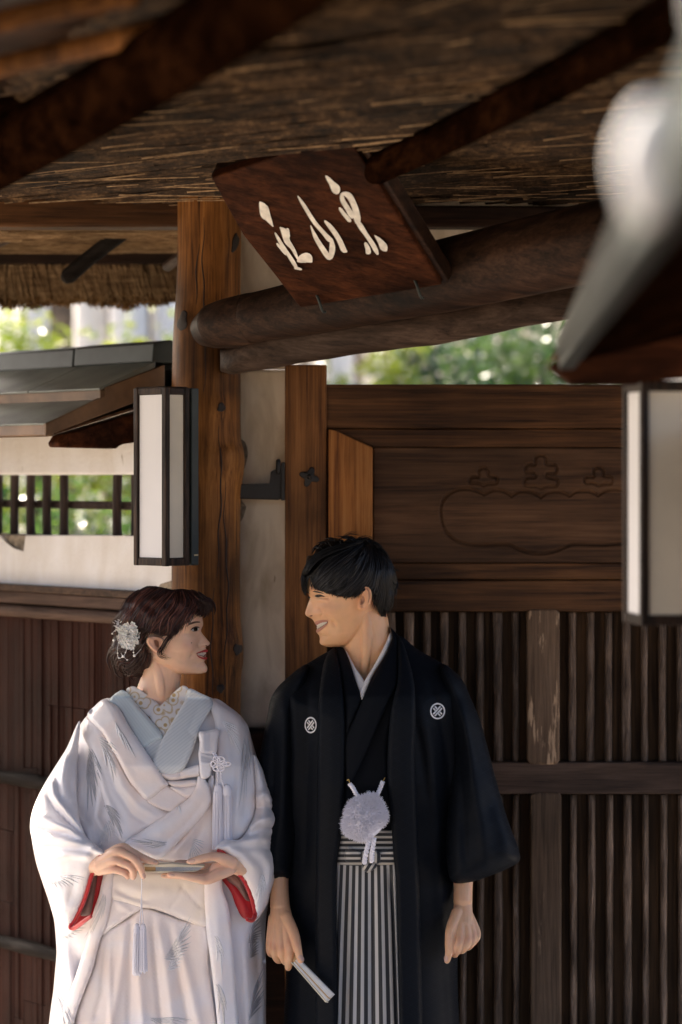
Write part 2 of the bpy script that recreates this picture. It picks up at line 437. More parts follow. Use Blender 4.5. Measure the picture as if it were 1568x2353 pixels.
def leaf_mat(name, c0, c1, rough=.3):
    m, nt, b = new_mat(name); L = nt.links
    tc = nt.nodes.new('ShaderNodeTexCoord'); n = nt.nodes.new('ShaderNodeTexNoise'); n.inputs['Scale'].default_value = 5; n.inputs['Detail'].default_value = 3
    L.new(tc.outputs['Object'], n.inputs['Vector'])
    r = nt.nodes.new('ShaderNodeValToRGB'); r.color_ramp.elements[0].position = .35; r.color_ramp.elements[1].position = .65
    r.color_ramp.elements[0].color = (*c0, 1); r.color_ramp.elements[1].color = (*c1, 1)
    L.new(n.outputs[0], r.inputs[0]); L.new(r.outputs[0], b.inputs['Base Color'])
    b.inputs['Roughness'].default_value = rough; b.inputs['Specular IOR Level'].default_value = .6
    tr = nt.nodes.new('ShaderNodeBsdfTranslucent'); L.new(r.outputs[0], tr.inputs[0])
    mx = nt.nodes.new('ShaderNodeMixShader'); mx.inputs[0].default_value = .4
    L.new(b.outputs[0], mx.inputs[1]); L.new(tr.outputs[0], mx.inputs[2]); L.new(mx.outputs[0], nt.nodes['Material Output'].inputs[0])
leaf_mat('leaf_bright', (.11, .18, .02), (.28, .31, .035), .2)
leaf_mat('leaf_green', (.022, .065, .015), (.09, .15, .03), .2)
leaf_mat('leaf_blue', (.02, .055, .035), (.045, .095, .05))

def ground_mat():
    m, nt, b = new_mat('gravel'); L = nt.links
    tc = nt.nodes.new('ShaderNodeTexCoord'); v = nt.nodes.new('ShaderNodeTexVoronoi'); v.inputs['Scale'].default_value = 45
    L.new(tc.outputs['Object'], v.inputs['Vector'])
    r = nt.nodes.new('ShaderNodeValToRGB'); r.color_ramp.elements[0].color = (.26, .22, .17, 1); r.color_ramp.elements[1].color = (.15, .12, .09, 1)
    L.new(v.outputs[0], r.inputs[0]); L.new(r.outputs[0], b.inputs['Base Color']); b.inputs['Roughness'].default_value = .9
    bp = nt.nodes.new('ShaderNodeBump'); bp.inputs['Distance'].default_value = .01; L.new(v.outputs[0], bp.inputs['Height']); L.new(bp.outputs[0], b.inputs['Normal'])
ground_mat()

# ------------------------------------------------------------------ ground
gb = bmesh.new(); bmesh.ops.create_grid(gb, x_segments=24, y_segments=24, size=150)
g = from_bm('ground', gb, M['gravel']); tag(g, kind='structure')
st = boxw('stone_step', -1.6, 2.2, 4.7, 6.1, .004, .03, M['pale_post'], None, .006); st.name = 'pavement'; tag(st, kind='structure')

# ------------------------------------------------------------------ gate post
def log(name, pts, mat, par=None, n=80, seg=40, wob=.05, knots=(), seed=0.0, end=True):
    """round timber: (u, v, Y, radius px at that depth) with an uneven surface and knots (u, v, height m, size px)"""
    Q = catmull([(*W(u, v, Y), r / F * Y) for u, v, Y, r in pts], n)
    P, rad = Q[:, :3], Q[:, 3]
    V, Fs = tube_geo(P, rad, seg, True)
    cen = np.repeat(np.vstack([P[:1], P[:1], P, P[-1:], P[-1:]]), seg, axis=0)
    D = V - cen; L = np.linalg.norm(D, axis=1)[:, None] + 1e-9
    T = P[-1] - P[0]; T /= np.linalg.norm(T)
    for i in range(len(V)):
        q = Vector(V[i]); al = float(np.dot(V[i], T))
        side = q - Vector(T) * al
        k = noise.noise(side * 9 + Vector(T) * al * 1.6 + Vector((seed, 0, 0))) * wob + noise.noise(side * 40 + Vector(T) * al * 3 + Vector((0, seed, 0))) * wob * .35
        V[i] += D[i] * k
    for (u, v, h, s_) in knots:
        Y = P[:, 1].mean() - rad.mean()
        c = np.array(W(u, v, Y)); sr = s_ / F * Y
        d = np.linalg.norm(V - c, axis=1)
        dn = D / L
        V += dn * (h * np.exp(-(d / sr) ** 2) - .7 * h * np.exp(-(d / (sr * .4)) ** 2))[:, None]
    return mk(name, V, Fs, mat, par)

gp = log('gate_post', [(482, 430, 5.80, 74), (480, 640, 5.80, 74), (476, 800, 5.80, 79), (474, 1000, 5.80, 80), (478, 1060, 5.80, 84), (474, 1150, 5.80, 79),
                       (473, 1400, 5.80, 79), (478, 1500, 5.80, 82), (474, 1600, 5.80, 80), (475, 2000, 5.80, 82), (475, 2960, 5.80, 84)],
         M['post_wood'], None, 220, 48, .035, [(418, 738, .010, 26), (508, 935, .010, 20), (552, 1040, .011, 30), (546, 1490, .010, 24), (540, 560, .012, 26), (505, 1580, .009, 18)], 3.1)
tag(gp, 'round brown timber gate post with dark knots behind the woman', 'post')
kp = []
for (u, v, w, h) in [(420, 738, 13, 22), (508, 935, 11, 15), (540, 560, 10, 24), (546, 1492, 13, 16), (507, 1582, 10, 12)]:
    kp.append(W(u, v, 5.715))
knm = plain('knot_dark', (.012, .006, .004), .7, bump=.5, bscale=90)
bv = None
def bvh_of(*objs):
    vs_, fs_ = [], []
    for o in objs:
        k = len(vs_); me = o.data
        vs_.extend([v.co[:] for v in me.vertices]); fs_.extend([[i + k for i in p.vertices] for p in me.polygons])
    return BVHTree.FromPolygons(vs_, fs_)
def caster(bvh, default=5.5):
    def f(U, V):
        out = np.empty(len(U)); bad = []
        for i in range(len(U)):
            d = Vector(((U[i] - 784) / F, 1, -(V[i] - 1100) / F)); n_ = d.length
            h = bvh.ray_cast(CAM, d / n_)
            if h[0] is None: bad.append(i); out[i] = np.nan
            else: out[i] = h[0].y
        if bad:
            good = ~np.isnan(out)
            if good.any():
                gi = np.where(good)[0]
                for i in bad:
                    j = gi[np.argmin((U[gi] - U[i]) ** 2 + (V[gi] - V[i]) ** 2)]; out[i] = out[j]
            else: out[:] = default
        return out
    return f
def ellipse(u, v, a, b, n=22, rot=0, wob=0, seed=0):
    o = []
    for i in range(n):
        t = i / n * 2 * math.pi; k = 1 + wob * math.sin(3 * t + seed) + wob * .6 * math.sin(5 * t + seed * 2)
        x, y = a * k * math.cos(t), b * k * math.sin(t)
        o.append((u + x * math.cos(rot) - y * math.sin(rot), v + x * math.sin(rot) + y * math.cos(rot)))
    return o
pc = caster(bvh_of(gp))
for i, (u, v, a, b) in enumerate([(420, 738, 11, 24), (509, 936, 9, 11), (541, 558, 8, 22), (547, 1492, 11, 13), (507, 1582, 9, 10)]):
    relief('knot', ellipse(u, v, a, b, 18, .2, .12, i), lambda U, V: pc(U, V) - .0015, knm, gp, back=.006, step=3)
# long drying checks in the post
for (u0, v0, v1, sd) in [(470, 500, 900, 1), (505, 980, 1330, 2), (430, 900, 1320, 3), (520, 1100, 1600, 4), (490, 1350, 1620, 5), (455, 560, 700, 6)]:
    vv = np.linspace(v0, v1, 26); uu = u0 + 4 * np.sin(vv / 60 + sd) + 2 * np.sin(vv / 17 + sd)
    wdt = 1.3 * np.sin(np.linspace(.1, 3.04, 26)) + .25
    pol = list(zip(uu - wdt, vv)) + list(zip(uu + wdt, vv))[::-1]
    relief('crack', pol, lambda U, V: pc(U, V) - .0008, knm, gp, back=.004, step=9, smooth=False)

# ------------------------------------------------------------------ plaster wall strip between post and door
PD = ((0, 5.80, 0), (0, -1, 0))          # plane of the door face
pw = empty('plaster_wall', W(600, 1670, 5.9), 'narrow old plaster wall strip between the round post and the door', 'wall')
def pdepth(U, V):
    return 5.875 + .004 * nz(U, V, 60, 1) + .0015 * nz(U, V, 14, 2)
lw = resample([(520, 850), (668, 850), (668, 1672), (520, 1672)], 12, False)
relief('plaster_panel', lw, pdepth, M['plaster_old'], pw, back=.06, step=10, smooth=False)
relief('plaster_panel', [(520, 455), (1330, 455), (1330, 640), (668, 760), (668, 849), (520, 849)], lambda U, V: pdepth(U, V) + .012, M['plaster_old'], pw, back=.05, step=12, smooth=False)
# lost plaster edge beside the post with mortar showing
relief('mortar_patch', [(545, 1010), (562, 1014), (570, 1040), (563, 1075), (552, 1105), (556, 1150), (566, 1165), (556, 1195), (545, 1200)], lambda U, V: pdepth(U, V) - .003, M['old_mortar'], pw, back=.01, step=5)
slab('base_beam', [(540, 1674), (700, 1674), (700, 2960), (540, 2960)], PD, .1, M['beam_dark'], pw, off=-.05)

# ------------------------------------------------------------------ door leaf
gd = empty('gate_door', W(1100, 2960, 5.8), 'large brown wooden gate door with carved cloud panel and vertical ribs', 'door')
UR = 1760
def dslab(name, u0, v0, u1, v1, mat, off=0, thick=.04, bevel=.003, par=gd):
    return slab(name, [(u0, v0), (u1, v0), (u1, v1), (u0, v1)], PD, thick, M[mat], par, off, bevel)
slab('stile', [(655, 838), (751, 838), (751, 2960), (655, 2960)], PD, .07, M['stile_wood'], gd, .018, .004)
slab('batten', [(755, 985), (772, 990), (857, 1028), (857, 1400), (755, 1400)], PD, .045, M['batten_wood'], gd, .026, .004)
dslab('rail', 748, 883, UR, 984, 'door_wood', .006)
dslab('board', 754, 985.5, UR, 1027.5, 'door_wood', -.002)
dslab('board', 754, 1294, UR, 1332, 'door_wood', -.001)
dslab('rail', 754, 1333.5, UR, 1405, 'door_wood', .006)
dslab('backing_board', 744, 884, UR, 1402, 'back_board', -.045, .02)
# carved board: grooves cut into the wood
cb = tf(.4138, 919.1, 919.1)
gro = [[(1260, 510), (1200, 495), (1140, 505), (1100, 530)], [(1100, 530), (1080, 518), (1040, 505), (980, 508), (940, 533)], [(940, 533), (920, 520), (880, 508), (820, 515), (783, 540)],
       [(783, 540), (760, 525), (720, 510), (660, 510), (618, 533)], [(618, 533), (605, 522), (570, 505), (520, 500), (465, 525)],
       [(465, 525), (450, 515), (410, 500), (350, 492), (290, 510), (245, 550), (228, 600), (228, 640), (240, 700), (275, 755), (330, 790), (400, 803), (480, 805), (560, 800), (610, 805), (660, 830), (720, 848), (790, 852), (860, 840), (920, 815), (960, 800), (1040, 803), (1120, 805), (1200, 800), (1320, 790)]]
tre = [(465, 475), (430, 462), (395, 462), (388, 440), (405, 425), (440, 425), (437, 395), (450, 378), (475, 378), (490, 395), (492, 420), (530, 428), (542, 445), (530, 465), (495, 465), (465, 475)]
big = [(783, 490), (750, 478), (700, 475), (692, 450), (710, 430), (745, 430), (755, 420), (740, 405), (700, 400), (697, 375), (715, 358), (752, 360), (752, 325), (770, 308), (795, 308), (812, 325), (815, 358), (860, 362), (872, 385), (860, 405), (820, 405), (812, 420), (825, 432), (870, 440), (875, 465), (860, 480), (820, 478), (783, 490)]
gro += [tre, big, [(x + 638, y) for x, y in tre]]
gro = [catmull(cb(q), len(q) * 4).tolist() for q in gro]
def carved(U, V):
    h = np.zeros(U.shape); near = np.full(U.shape, 1e9)
    for q in gro:
        qa = np.array(q)
        k = (U > qa[:, 0].min() - 14) & (U < qa[:, 0].max() + 14) & (V > qa[:, 1].min() - 14) & (V < qa[:, 1].max() + 14)
        if k.any():
            d, _, _ = seg_dist(U[k], V[k], q, False); near[k] = np.minimum(near[k], d)
    return 5.803 + .008 * np.exp(-(near / 2.3) ** 2) - .0012 * np.exp(-((near - 5) / 3) ** 2) + .0006 * nz(U, V * 4, 50, 1)
relief('carved_board', [(858, 1028.5), (1480, 1028.5), (1480, 1293), (858, 1293)], carved, M['carved_wood'], gd, back=.03, step=3.2, smooth=False, jitter=.1)
dslab('board', 1481, 1028.5, UR, 1293, 'carved_wood', -.003)
dslab('board', 742, 985, 857, 1400, 'door_wood', -.014)
dslab('board', 742, 1333, 760, 1410, 'door_wood', -.016)
# rails, muntins, ribs
dslab('backing_board', 690, 1400, 1225, 2955, 'back_board', -.035, .03)
dslab('backing_board', 1226, 1400, UR, 2955, 'back_board', -.036, .03)
dslab('rail', 752, 1752, UR, 1825, 'rail_wood', .004, .045, .004)
def octa(u0, v0, u1, v1, c): return [(u0 + c, v0), (u1 - c, v0), (u1, v0 + c), (u1, v1 - c), (u1 - c, v1), (u0 + c, v1), (u0, v1 - c), (u0, v0 + c)]
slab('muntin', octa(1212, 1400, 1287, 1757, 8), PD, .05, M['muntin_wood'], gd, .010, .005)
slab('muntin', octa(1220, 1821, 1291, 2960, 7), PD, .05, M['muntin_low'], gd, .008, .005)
def rib(u, v0, v1, w, seed):
    n = 60; seg = 9
    vv = np.linspace(v0, v1, n)
    verts = []; rs = random.Random(seed)
    a, b_ = rs.uniform(0, 9), rs.uniform(0, 9)
    for i, v in enumerate(vv):
        wv = w * (1 + .05 * math.sin(v / 47 + a) + .035 * math.sin(v / 19 + b_)); uc = u + .5 * math.sin(v / 90 + b_)
        for j in range(seg):
            t = math.pi * j / (seg - 1)
            uu = uc - wv * math.cos(t); hh = .021 * (math.sin(t) ** .55) * (1 + .09 * math.sin(v / 23 + a + t * 2) + .05 * math.sin(v / 9 + b_ * 2 + t))
            verts.append(W(uu, v, 5.836 - hh))
    fs = []
    for i in range(n - 1):
        for j in range(seg - 1):
            p = i * seg + j; fs.append((p, p + 1, p + seg + 1, p + seg))
    fs.append(tuple(range(seg))[::-1]); fs.append(tuple(range((n - 1) * seg, n * seg)))
    for i in range(n - 1): fs.append((i * seg, (i + 1) * seg, (i + 1) * seg + seg - 1, i * seg + seg - 1))
    o = mk('rib', [tuple(q) for q in verts], fs, M['rib_wood'], gd); return o
ru = [716] + [900 + 40.7 * i for i in range(8)] + [1315 + 41.5 * i for i in range(10)]
for i, u in enumerate(ru):
    w = [10, 9.5, 11.5, 8.5, 9.5][i % 5]
    if not (1200 < u < 1300):
        rib(u, 1406, 1751, w, i); rib(u + (3 if u > 1300 else 1), 1826, 2950, w * .9, i + 50)
# iron nail cover and hinge
nc = [(711 + (18 + 6 * math.cos(4 * (t - .35))) * math.cos(t), 1096 + (18 + 6 * math.cos(4 * (t - .35))) * math.sin(t)) for t in np.linspace(0, 2 * math.pi, 32, endpoint=False)]
r_ = relief('nail_cover', nc, lambda U, V: 5.779 - .004 * np.exp(-((U - 711) ** 2 + (V - 1095) ** 2) / 250), M['iron'], gd, back=.006, step=3)
tube('nail_head', [W(711, 1096, 5.776), W(711, 1096, 5.768)], [.0065, .0055], M['iron'], r_, 12)
hg = slab('hinge', [(548, 1112), (622, 1114), (622, 1084), (634, 1078), (648, 1078), (648, 1146), (640, 1149), (548, 1146)], PD, .03, M['iron'], gd, .012, .003)
tube('hinge_pin', [W(640, 1060, 5.782), W(640, 1085, 5.782)], [.006, .006], M['iron'], hg, 12)
slab('hinge_plate', [(646, 1062), (655, 1062), (655, 1150), (646, 1150)], PD, .03, M['iron'], hg, .021, .002)

# ------------------------------------------------------------------ beams over the door
tag(log('log_beam', [(488, 752, 5.60, 50), (500, 748, 5.59, 54), (530, 741, 5.57, 58), (580, 730, 5.54, 60), (600, 726, 5.52, 58), (700, 706, 5.46, 64), (850, 672, 5.37, 73), (1050, 628, 5.25, 86), (1250, 582, 5.13, 94), (1480, 532, 5.0, 98)],
        M['log_wood'], None, 160, 52, .10, [(500, 735, .012, 30), (590, 760, .012, 22)], 8.2), 'thick rough round log beam slanting above the doorway under the signboard', 'beam')
def hewn(name, top, bot, depth0, depth1, thick, mat, n=60):
    T = catmull(top, n); B = catmull(bot, n); vs_ = []; fs = []
    for i in range(n):
        f = i / (n - 1); Y = depth0 + (depth1 - depth0) * f
        k = 1.5 * math.sin(i * .9) + 1.2 * math.sin(i * .37 + 1)
        a = [(T[i][0], T[i][1] + 2, Y + thick), (T[i][0], T[i][1], Y + .02), (T[i][0], T[i][1] + 7, Y + .004), (B[i][0], B[i][1] - 12 + k, Y), (B[i][0], B[i][1] + k * .8, Y + .018), (B[i][0], B[i][1] + 1 + k * .5, Y + thick)]
        vs_ += [tuple(W(*q)) for q in a]
    s_ = 6
    for i in range(n - 1):
        for j in range(s_):
            a, b = i * s_ + j, i * s_ + (j + 1) % s_; fs.append((a, a + s_, b + s_, b))
    fs.append(tuple(range(s_))); fs.append(tuple(range((n - 1) * s_, n * s_))[::-1])
    o = mk(name, vs_, fs, mat, None, True)
    return o
hb = hewn('lintel_beam', [(506, 803), (545, 798), (600, 772), (700, 738), (1030, 690), (1250, 655), (1500, 620)], [(506, 850), (545, 858), (700, 832), (880, 806), (1050, 783), (1250, 742), (1500, 700)], 5.66, 5.30, .12, M['lintel_wood'])
tag(hb, 'weathered hewn lintel beam with worn lower edge below the log', 'beam')

# ------------------------------------------------------------------ signboard
bl, br, tl = W(690, 708, 5.34), W(1015, 655, 5.14), W(485, 410, 5.09)
sn = (br - bl).cross(tl - bl).normalized()
if sn.y > 0: sn = -sn
SP = (bl, sn)
sg = empty('signboard', bl, 'tilted reddish wooden signboard with three pale brushed characters', 'sign')
slab('board', [(690, 708), (1015, 655), (795, 305), (485, 410), (560, 540)], SP, .028, M['sign_wood'], sg, 0, .004)
slab('frame_edge', [(1018, 654), (1032, 650), (838, 330), (798, 300)], SP, .04, M['beam_dark'], sg, -.012, .003)
slab('frame_edge', [(483, 407), (797, 302), (810, 320), (500, 425)], SP, .05, M['beam_dark'], sg, -.032, .003)
sc_ = tf(.4103, 459.6, 275.7)
chars = [
 [[(705, 312, 18), (735, 350, 30), (760, 385, 52), (772, 415, 30)], [(795, 410, 25), (835, 425, 35), (865, 480, 35), (880, 540, 40), (885, 585, 40)], [(795, 410, 20), (800, 450, 28), (830, 500, 30), (860, 550, 40)], [(780, 490, 18), (810, 530, 22), (845, 570, 25)],
  [(880, 565, 40), (930, 640, 25), (970, 700, 28), (998, 755, 25)], [(925, 685, 18), (940, 720, 28), (945, 752, 32)], [(978, 645, 10), (1010, 680, 30), (1030, 712, 45), (1046, 735, 18)]],
 [[(548, 425, 14), (590, 490, 22), (640, 570, 24), (700, 640, 25), (735, 680, 45)], [(620, 590, 14), (650, 660, 25), (700, 740, 32), (728, 770, 30), (742, 720, 35), (735, 660, 30)], [(698, 563, 22), (740, 610, 28), (780, 670, 30), (805, 725, 32), (826, 737, 16)]],
 [[(335, 458, 15), (355, 490, 48), (365, 530, 52), (380, 560, 24)], [(375, 480, 15), (390, 540, 15), (408, 597, 12)], [(365, 540, 25), (390, 570, 18), (412, 597, 8)], [(420, 630, 16), (460, 700, 20), (500, 760, 22), (545, 832, 28)],
  [(448, 600, 15), (475, 630, 40), (490, 680, 35), (520, 720, 22), (552, 785, 20)], [(430, 690, 14), (455, 720, 16), (482, 757, 8)], [(490, 605, 18), (495, 660, 25)], [(545, 792, 25), (580, 775, 55), (605, 775, 58), (628, 797, 18)], [(528, 825, 20), (572, 838, 12)]]]
sp_ = bl + sn * .0035
for ch in chars:
    G = Geo()
    for k, s_ in enumerate(ch):
        Q = catmull(s_, len(s_) * 5)
        xy = np.array(sc_([(q[0], q[1]) for q in Q])); wd = Q[:, 2] * .4103 * .47 * np.clip(np.sqrt(np.abs(np.sin(np.pi * np.linspace(.012, .988, len(Q))))) * 1.35, .2, 1)
        T = np.gradient(xy, axis=0); T /= np.linalg.norm(T, axis=1)[:, None] + 1e-9; N = np.stack([-T[:, 1], T[:, 0]], 1)
        n = len(xy); V = []
        for off in (0, .003):
            for sgn in (1, -1):
                for p, w_, nn in zip(xy, wd, N):
                    q = p + nn * w_ * sgn
                    V.append(on_plane(q[0], q[1], sp_ - sn * off + sn * .0002 * k, sn))
        fs = []
        for i in range(n - 1):
            a, b, c, d = i, i + n, i + 2 * n, i + 3 * n
            fs += [(a, a + 1, b + 1, b), (c, d, d + 1, c + 1), (a, c, c + 1, a + 1), (b, b + 1, d + 1, d)]
        fs += [(0, n, 3 * n, 2 * n), (n - 1, 3 * n - 1, 4 * n - 1, 2 * n - 1)]
        G.add([tuple(v) for v in V], fs)
    G.build('character', M['white_paint'], sg, False)
for (u, v) in ((735, 695), (960, 662)):
    p = on_plane(u, v, SP[0] + sn * .004, sn)
    tube('hook', [p + Vector((-.012, 0, .03)), p + Vector((-.002, -.012, .005)), p + Vector((.006, -.006, -.018)), p + Vector((.012, .01, -.02))], [.003] * 4, M['copper_dark'], sg, 8, 12)

# ------------------------------------------------------------------ thatched roof over the gate
CZ = 2.565
tr = empty('thatched_roof', (0, 5.8, CZ), 'dark thatched gate roof seen from below with round rafters', 'roof')
# thick thatch body
def roof_body():
    bm = bmesh.new()
    xl, xr = -3.0, 2.2
    prof = [(2.7, CZ + .03), (5.9, CZ + .03), (6.62, CZ - .02), (6.75, CZ + .02), (6.7, CZ + .2), (5.6, CZ + .75), (4.6, CZ + .9), (2.75, CZ + .35)]
    a = [bm.verts.new((xl, y, z)) for y, z in prof]; b = [bm.verts.new((xr, y, z)) for y, z in prof]
    bm.faces.new(a); bm.faces.new(b[::-1])
    for i in range(len(prof)): bm.faces.new((a[i], b[i], b[(i + 1) % len(prof)], a[(i + 1) % len(prof)]))
    return from_bm('thatch_body', bm, M['beam_dark'], tr)
roof_body()
rd = Vector((.75, -.66, 0)).normalized()
rs = np.random.RandomState(11)
def reeds(n, xr, yr, zr, L, r, d0, jit, mat, name, keep=None):
    P = np.column_stack([rs.uniform(*xr, n), rs.uniform(*yr, n), rs.uniform(*zr, n)])
    if keep is not None: P = P[keep(P)]
    n = len(P)
    D = np.tile(np.array(d0, float), (n, 1)) + rs.normal(0, 1, (n, 3)) * np.array(jit)
    D /= np.linalg.norm(D, axis=1)[:, None]
    V, Fs = prisms_geo(P, D, rs.uniform(*L, n), rs.uniform(*r, n))
    o = mk(name, V, Fs, mat, tr, False); tag(o, kind='stuff'); return o
def keepA(P):       # the reed ceiling stops at the big rafter
    xa = -.70 + (5.0 - P[:, 1]) * .345
    return P[:, 0] > xa - .16
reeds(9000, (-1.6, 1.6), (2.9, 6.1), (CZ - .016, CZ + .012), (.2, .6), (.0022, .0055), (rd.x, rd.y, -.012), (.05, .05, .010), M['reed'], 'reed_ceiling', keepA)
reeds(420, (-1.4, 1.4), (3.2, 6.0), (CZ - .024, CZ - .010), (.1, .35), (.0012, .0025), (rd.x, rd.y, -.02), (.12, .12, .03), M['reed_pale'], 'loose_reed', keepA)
def pole(name, pts, mat, par=tr, seed=0., n=50, wob=.03):
    return log(name, pts, M[mat], par, n, 24, wob, (), seed)
def rz(u, v, z): return (z - CAMZ) * F / (1100 - v)
pole('rafter', [(-150, 445, rz(-150, 445, 2.48), 60), (0, 355, rz(0, 355, 2.48), 72), (300, 185, rz(300, 185, 2.48), 84), (560, 20, rz(560, 20, 2.48), 98), (760, -120, rz(760, -120, 2.48), 106)], 'rafter_wood', seed=1)
pole('rafter', [(800, 418, rz(800, 418, 2.515), 34), (960, 345, rz(960, 345, 2.515), 38), (1200, 225, rz(1200, 225, 2.515), 44), (1450, 92, rz(1450, 92, 2.515), 52), (1600, 0, rz(1600, 0, 2.515), 58)], 'rafter_wood', seed=2)
pole('purlin', [(-200, 205, 3.6, 26), (100, 130, 3.55, 26), (330, 78, 3.5, 27), (520, 30, 3.5, 27)], 'post_wood', seed=4)
pole('purlin', [(-200, 105, 3.3, 28), (80, 30, 3.3, 28), (300, -10, 3.3, 28)], 'post_wood', seed=5)
pole('purlin', [(-200, 290, 4.3, 26), (0, 250, 4.3, 26), (260, 200, 4.3, 26)], 'rafter_wood', seed=6)
boxw('eave_shade_beam', -3.0, 2.2, 2.66, 2.74, 2.44, CZ + .02, M['rafter_wood'], tr, .006)  # unseen beam added to keep sky light off the front ceiling
# wall plates
dpl = ((0, 5.83, 0), (0, -1, 0))
slab('wall_plate', [(-320, 447), (432, 447), (432, 521), (-320, 521)], dpl, .09, M['door_wood'], tr, 0, .006)
slab('wall_plate', [(520, 470), (1500, 474), (1500, 524), (520, 520)], dpl, .09, M['beam_dark'], tr, 0.003, .006)
slab('post_cap', [(425, 438), (560, 425), (560, 490), (520, 500), (440, 470)], dpl, .1, M['beam_dark'], tr, .02, .006)
# rear eave beyond the wall plate
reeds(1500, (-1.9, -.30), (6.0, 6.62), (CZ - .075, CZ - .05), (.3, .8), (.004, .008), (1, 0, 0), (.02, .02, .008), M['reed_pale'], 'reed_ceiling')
slab('eave_batten', [(-300, 566), (420, 574), (420, 606), (-300, 606)], ((0, 6.52, 0), (0, -1, 0)), .05, M['beam_dark'], tr, 0, .004)
pole('pole_rafter', [(158, 634, 6.25, 19), (220, 582, 6.18, 18), (330, 500, 6.05, 18)], 'bamboo_dark', seed=7)
pole('pole_rafter', [(-60, 585, 6.3, 13), (20, 545, 6.2, 13), (110, 505, 6.1, 13)], 'wall_timber', seed=8)
pole('pole_rafter', [(385, 612, 6.3, 12), (420, 585, 6.2, 12)], 'wall_timber', seed=9)
# hanging thatch edge
n = 3600
U = rs.uniform(-260, 440, n); V0 = rs.uniform(590, 640, n); Y0 = rs.uniform(6.54, 6.62, n)
P = WN(U, V0, Y0); D = np.column_stack([rs.normal(.22, .10, n), rs.normal(.0, .10, n), -np.ones(n)]); D /= np.linalg.norm(D, axis=1)[:, None]
V_, F_ = prisms_geo(P, D, rs.uniform(.03, .075, n), rs.uniform(.0018, .0042, n)); tag(mk('thatch_fringe', V_, F_, M['reed_pale'], tr, False), kind='stuff')
n = 9000
U = rs.uniform(-260, 440, n); V0 = rs.uniform(640, 700, n) + 6 * np.sin(U / 37) + 3 * np.sin(U / 11); Y0 = 6.60 + rs.uniform(-.02, .02, n) + (V0 - 640) / 60 * .04
P = WN(U, V0, Y0); D = np.column_stack([rs.normal(0, .5, n), -np.ones(n) * .8, rs.normal(-.5, .5, n)]); D /= np.linalg.norm(D, axis=1)[:, None]
V_, F_ = prisms_geo(P, D, rs.uniform(.008, .022, n), rs.uniform(.0015, .0034, n)); tag(mk('thatch_cut_edge', V_, F_, M['thatch'], tr, False), kind='stuff')
slab('thatch_core', [(-300, 600), (440, 600), (440, 690), (-300, 690)], ((0, 6.64, 0), (0, -1, 0)), .1, M['thatch'], tr, 0, .01)

# ------------------------------------------------------------------ garden wall on the left
GP0 = Vector((-.42, 5.95, 0)); GS = Vector((-.67, .742, 0)).normalized(); GN = Vector((-.742, -.67, 0)).normalized()
gw = empty('garden_wall', GP0, 'white plastered garden wall with bark fence base and small copper roof', 'wall')
def gpt(s_, n_, z): return GP0 + GS * s_ + GN * n_ + Vector((0, 0, z))
def gsz(u, v, n_=.06):
    p = on_plane(u, v, GP0 + GN * n_, GN); return (p - GP0).dot(GS), p.z
def gbox(name, s0, s1, n0, n1, z0, z1, mat, bevel=.003, par=None):
    return prism(name, [gpt(s0, n1, z0), gpt(s1, n1, z0), gpt(s1, n1, z1), gpt(s0, n1, z1)], GN * (n0 - n1), M[mat], par or gw, bevel)
def gprof(name, prof, s0, s1, mat, bevel=.002):
    return prism(name, [gpt(s0, a, z) for a, z in prof], GS * (s1 - s0), M[mat], gw, bevel)
SE = 1.9
z_rb = gsz(200, 1000)[1]; z_o1 = gsz(150, 1091)[1]; z_o0 = gsz(150, 1229)[1]; z_p0 = gsz(150, 1355)[1]; z_t0 = gsz(150, 1393)[1]; z_t1 = gsz(150, 1424)[1]
gbox('plaster_panel', .0, SE, -.06, .06, z_o1, 2.10, 'plaster_white', .006)
# lower plaster with a worn upper edge
q0 = [(-260, 1229), (-60, 1228), (4, 1232), (12, 1248), (30, 1262), (56, 1270), (58, 1230), (200, 1231), (300, 1232), (400, 1234), (400, 1336), (372, 1340), (366, 1350), (356, 1362), (300, 1362), (-260, 1345)]
pl_n = GN; plp = GP0 + GN * .062
slab('plaster_panel', q0, (plp, pl_n), .11, M['plaster_white'], gw, 0, .003)
gbox('mortar_core', .0, SE, -.05, .052, z_p0 - .02, z_o0 - .004, 'old_mortar', .004)
slab('mortar_patch', [(362, 1352), (368, 1342), (396, 1333), (396, 1362), (362, 1362)], (plp, pl_n), .02, M['old_mortar'], gw, .001, .002)
for uc in (-78, -38, 0, 37, 74, 112.5, 236.5, 277, 316, 352):
    s_, _ = gsz(uc, 1160); tube('lattice_bar', [gpt(s_, .012 + .004 * random.random(), z_o0 - .02), gpt(s_ + random.uniform(-.004, .004), .014, (z_o0 + z_o1) / 2), gpt(s_, .012, z_o1 + .02)], [.0125, .0115, .0122], M['bar_wood'], gw, 10, 8)
zr = gsz(150, 1162)[1]
tube('lattice_rail', [gpt(0, -.012, zr), gpt(.8, -.012, zr + .002), gpt(SE, -.012, zr)], [.0105] * 3, M['bar_wood'], gw, 10, 12)
gbox('wall_core', -.02, SE, -.05, .018, 0.0, z_p0 - .012, 'back_board', .003)
gbox('cap_board', -.02, SE, .0, .085, z_p0 - .010, z_p0 + .008, 'rail_wood', .003)
gbox('timber_rail', -.02, SE, .0, .078, z_t0, z_p0 - .011, 'wall_timber', .004)
tube('bamboo_rail', [gpt(-.02, .07, (z_t0 + z_t1) / 2), gpt(.5, .072, (z_t0 + z_t1) / 2 - .002), gpt(SE, .07, (z_t0 + z_t1) / 2)], [.0165] * 3, M['wall_timber'], gw, 14, 20)
rb_ = random.Random(5); s_ = -.03; cut = [.6, 1.2]
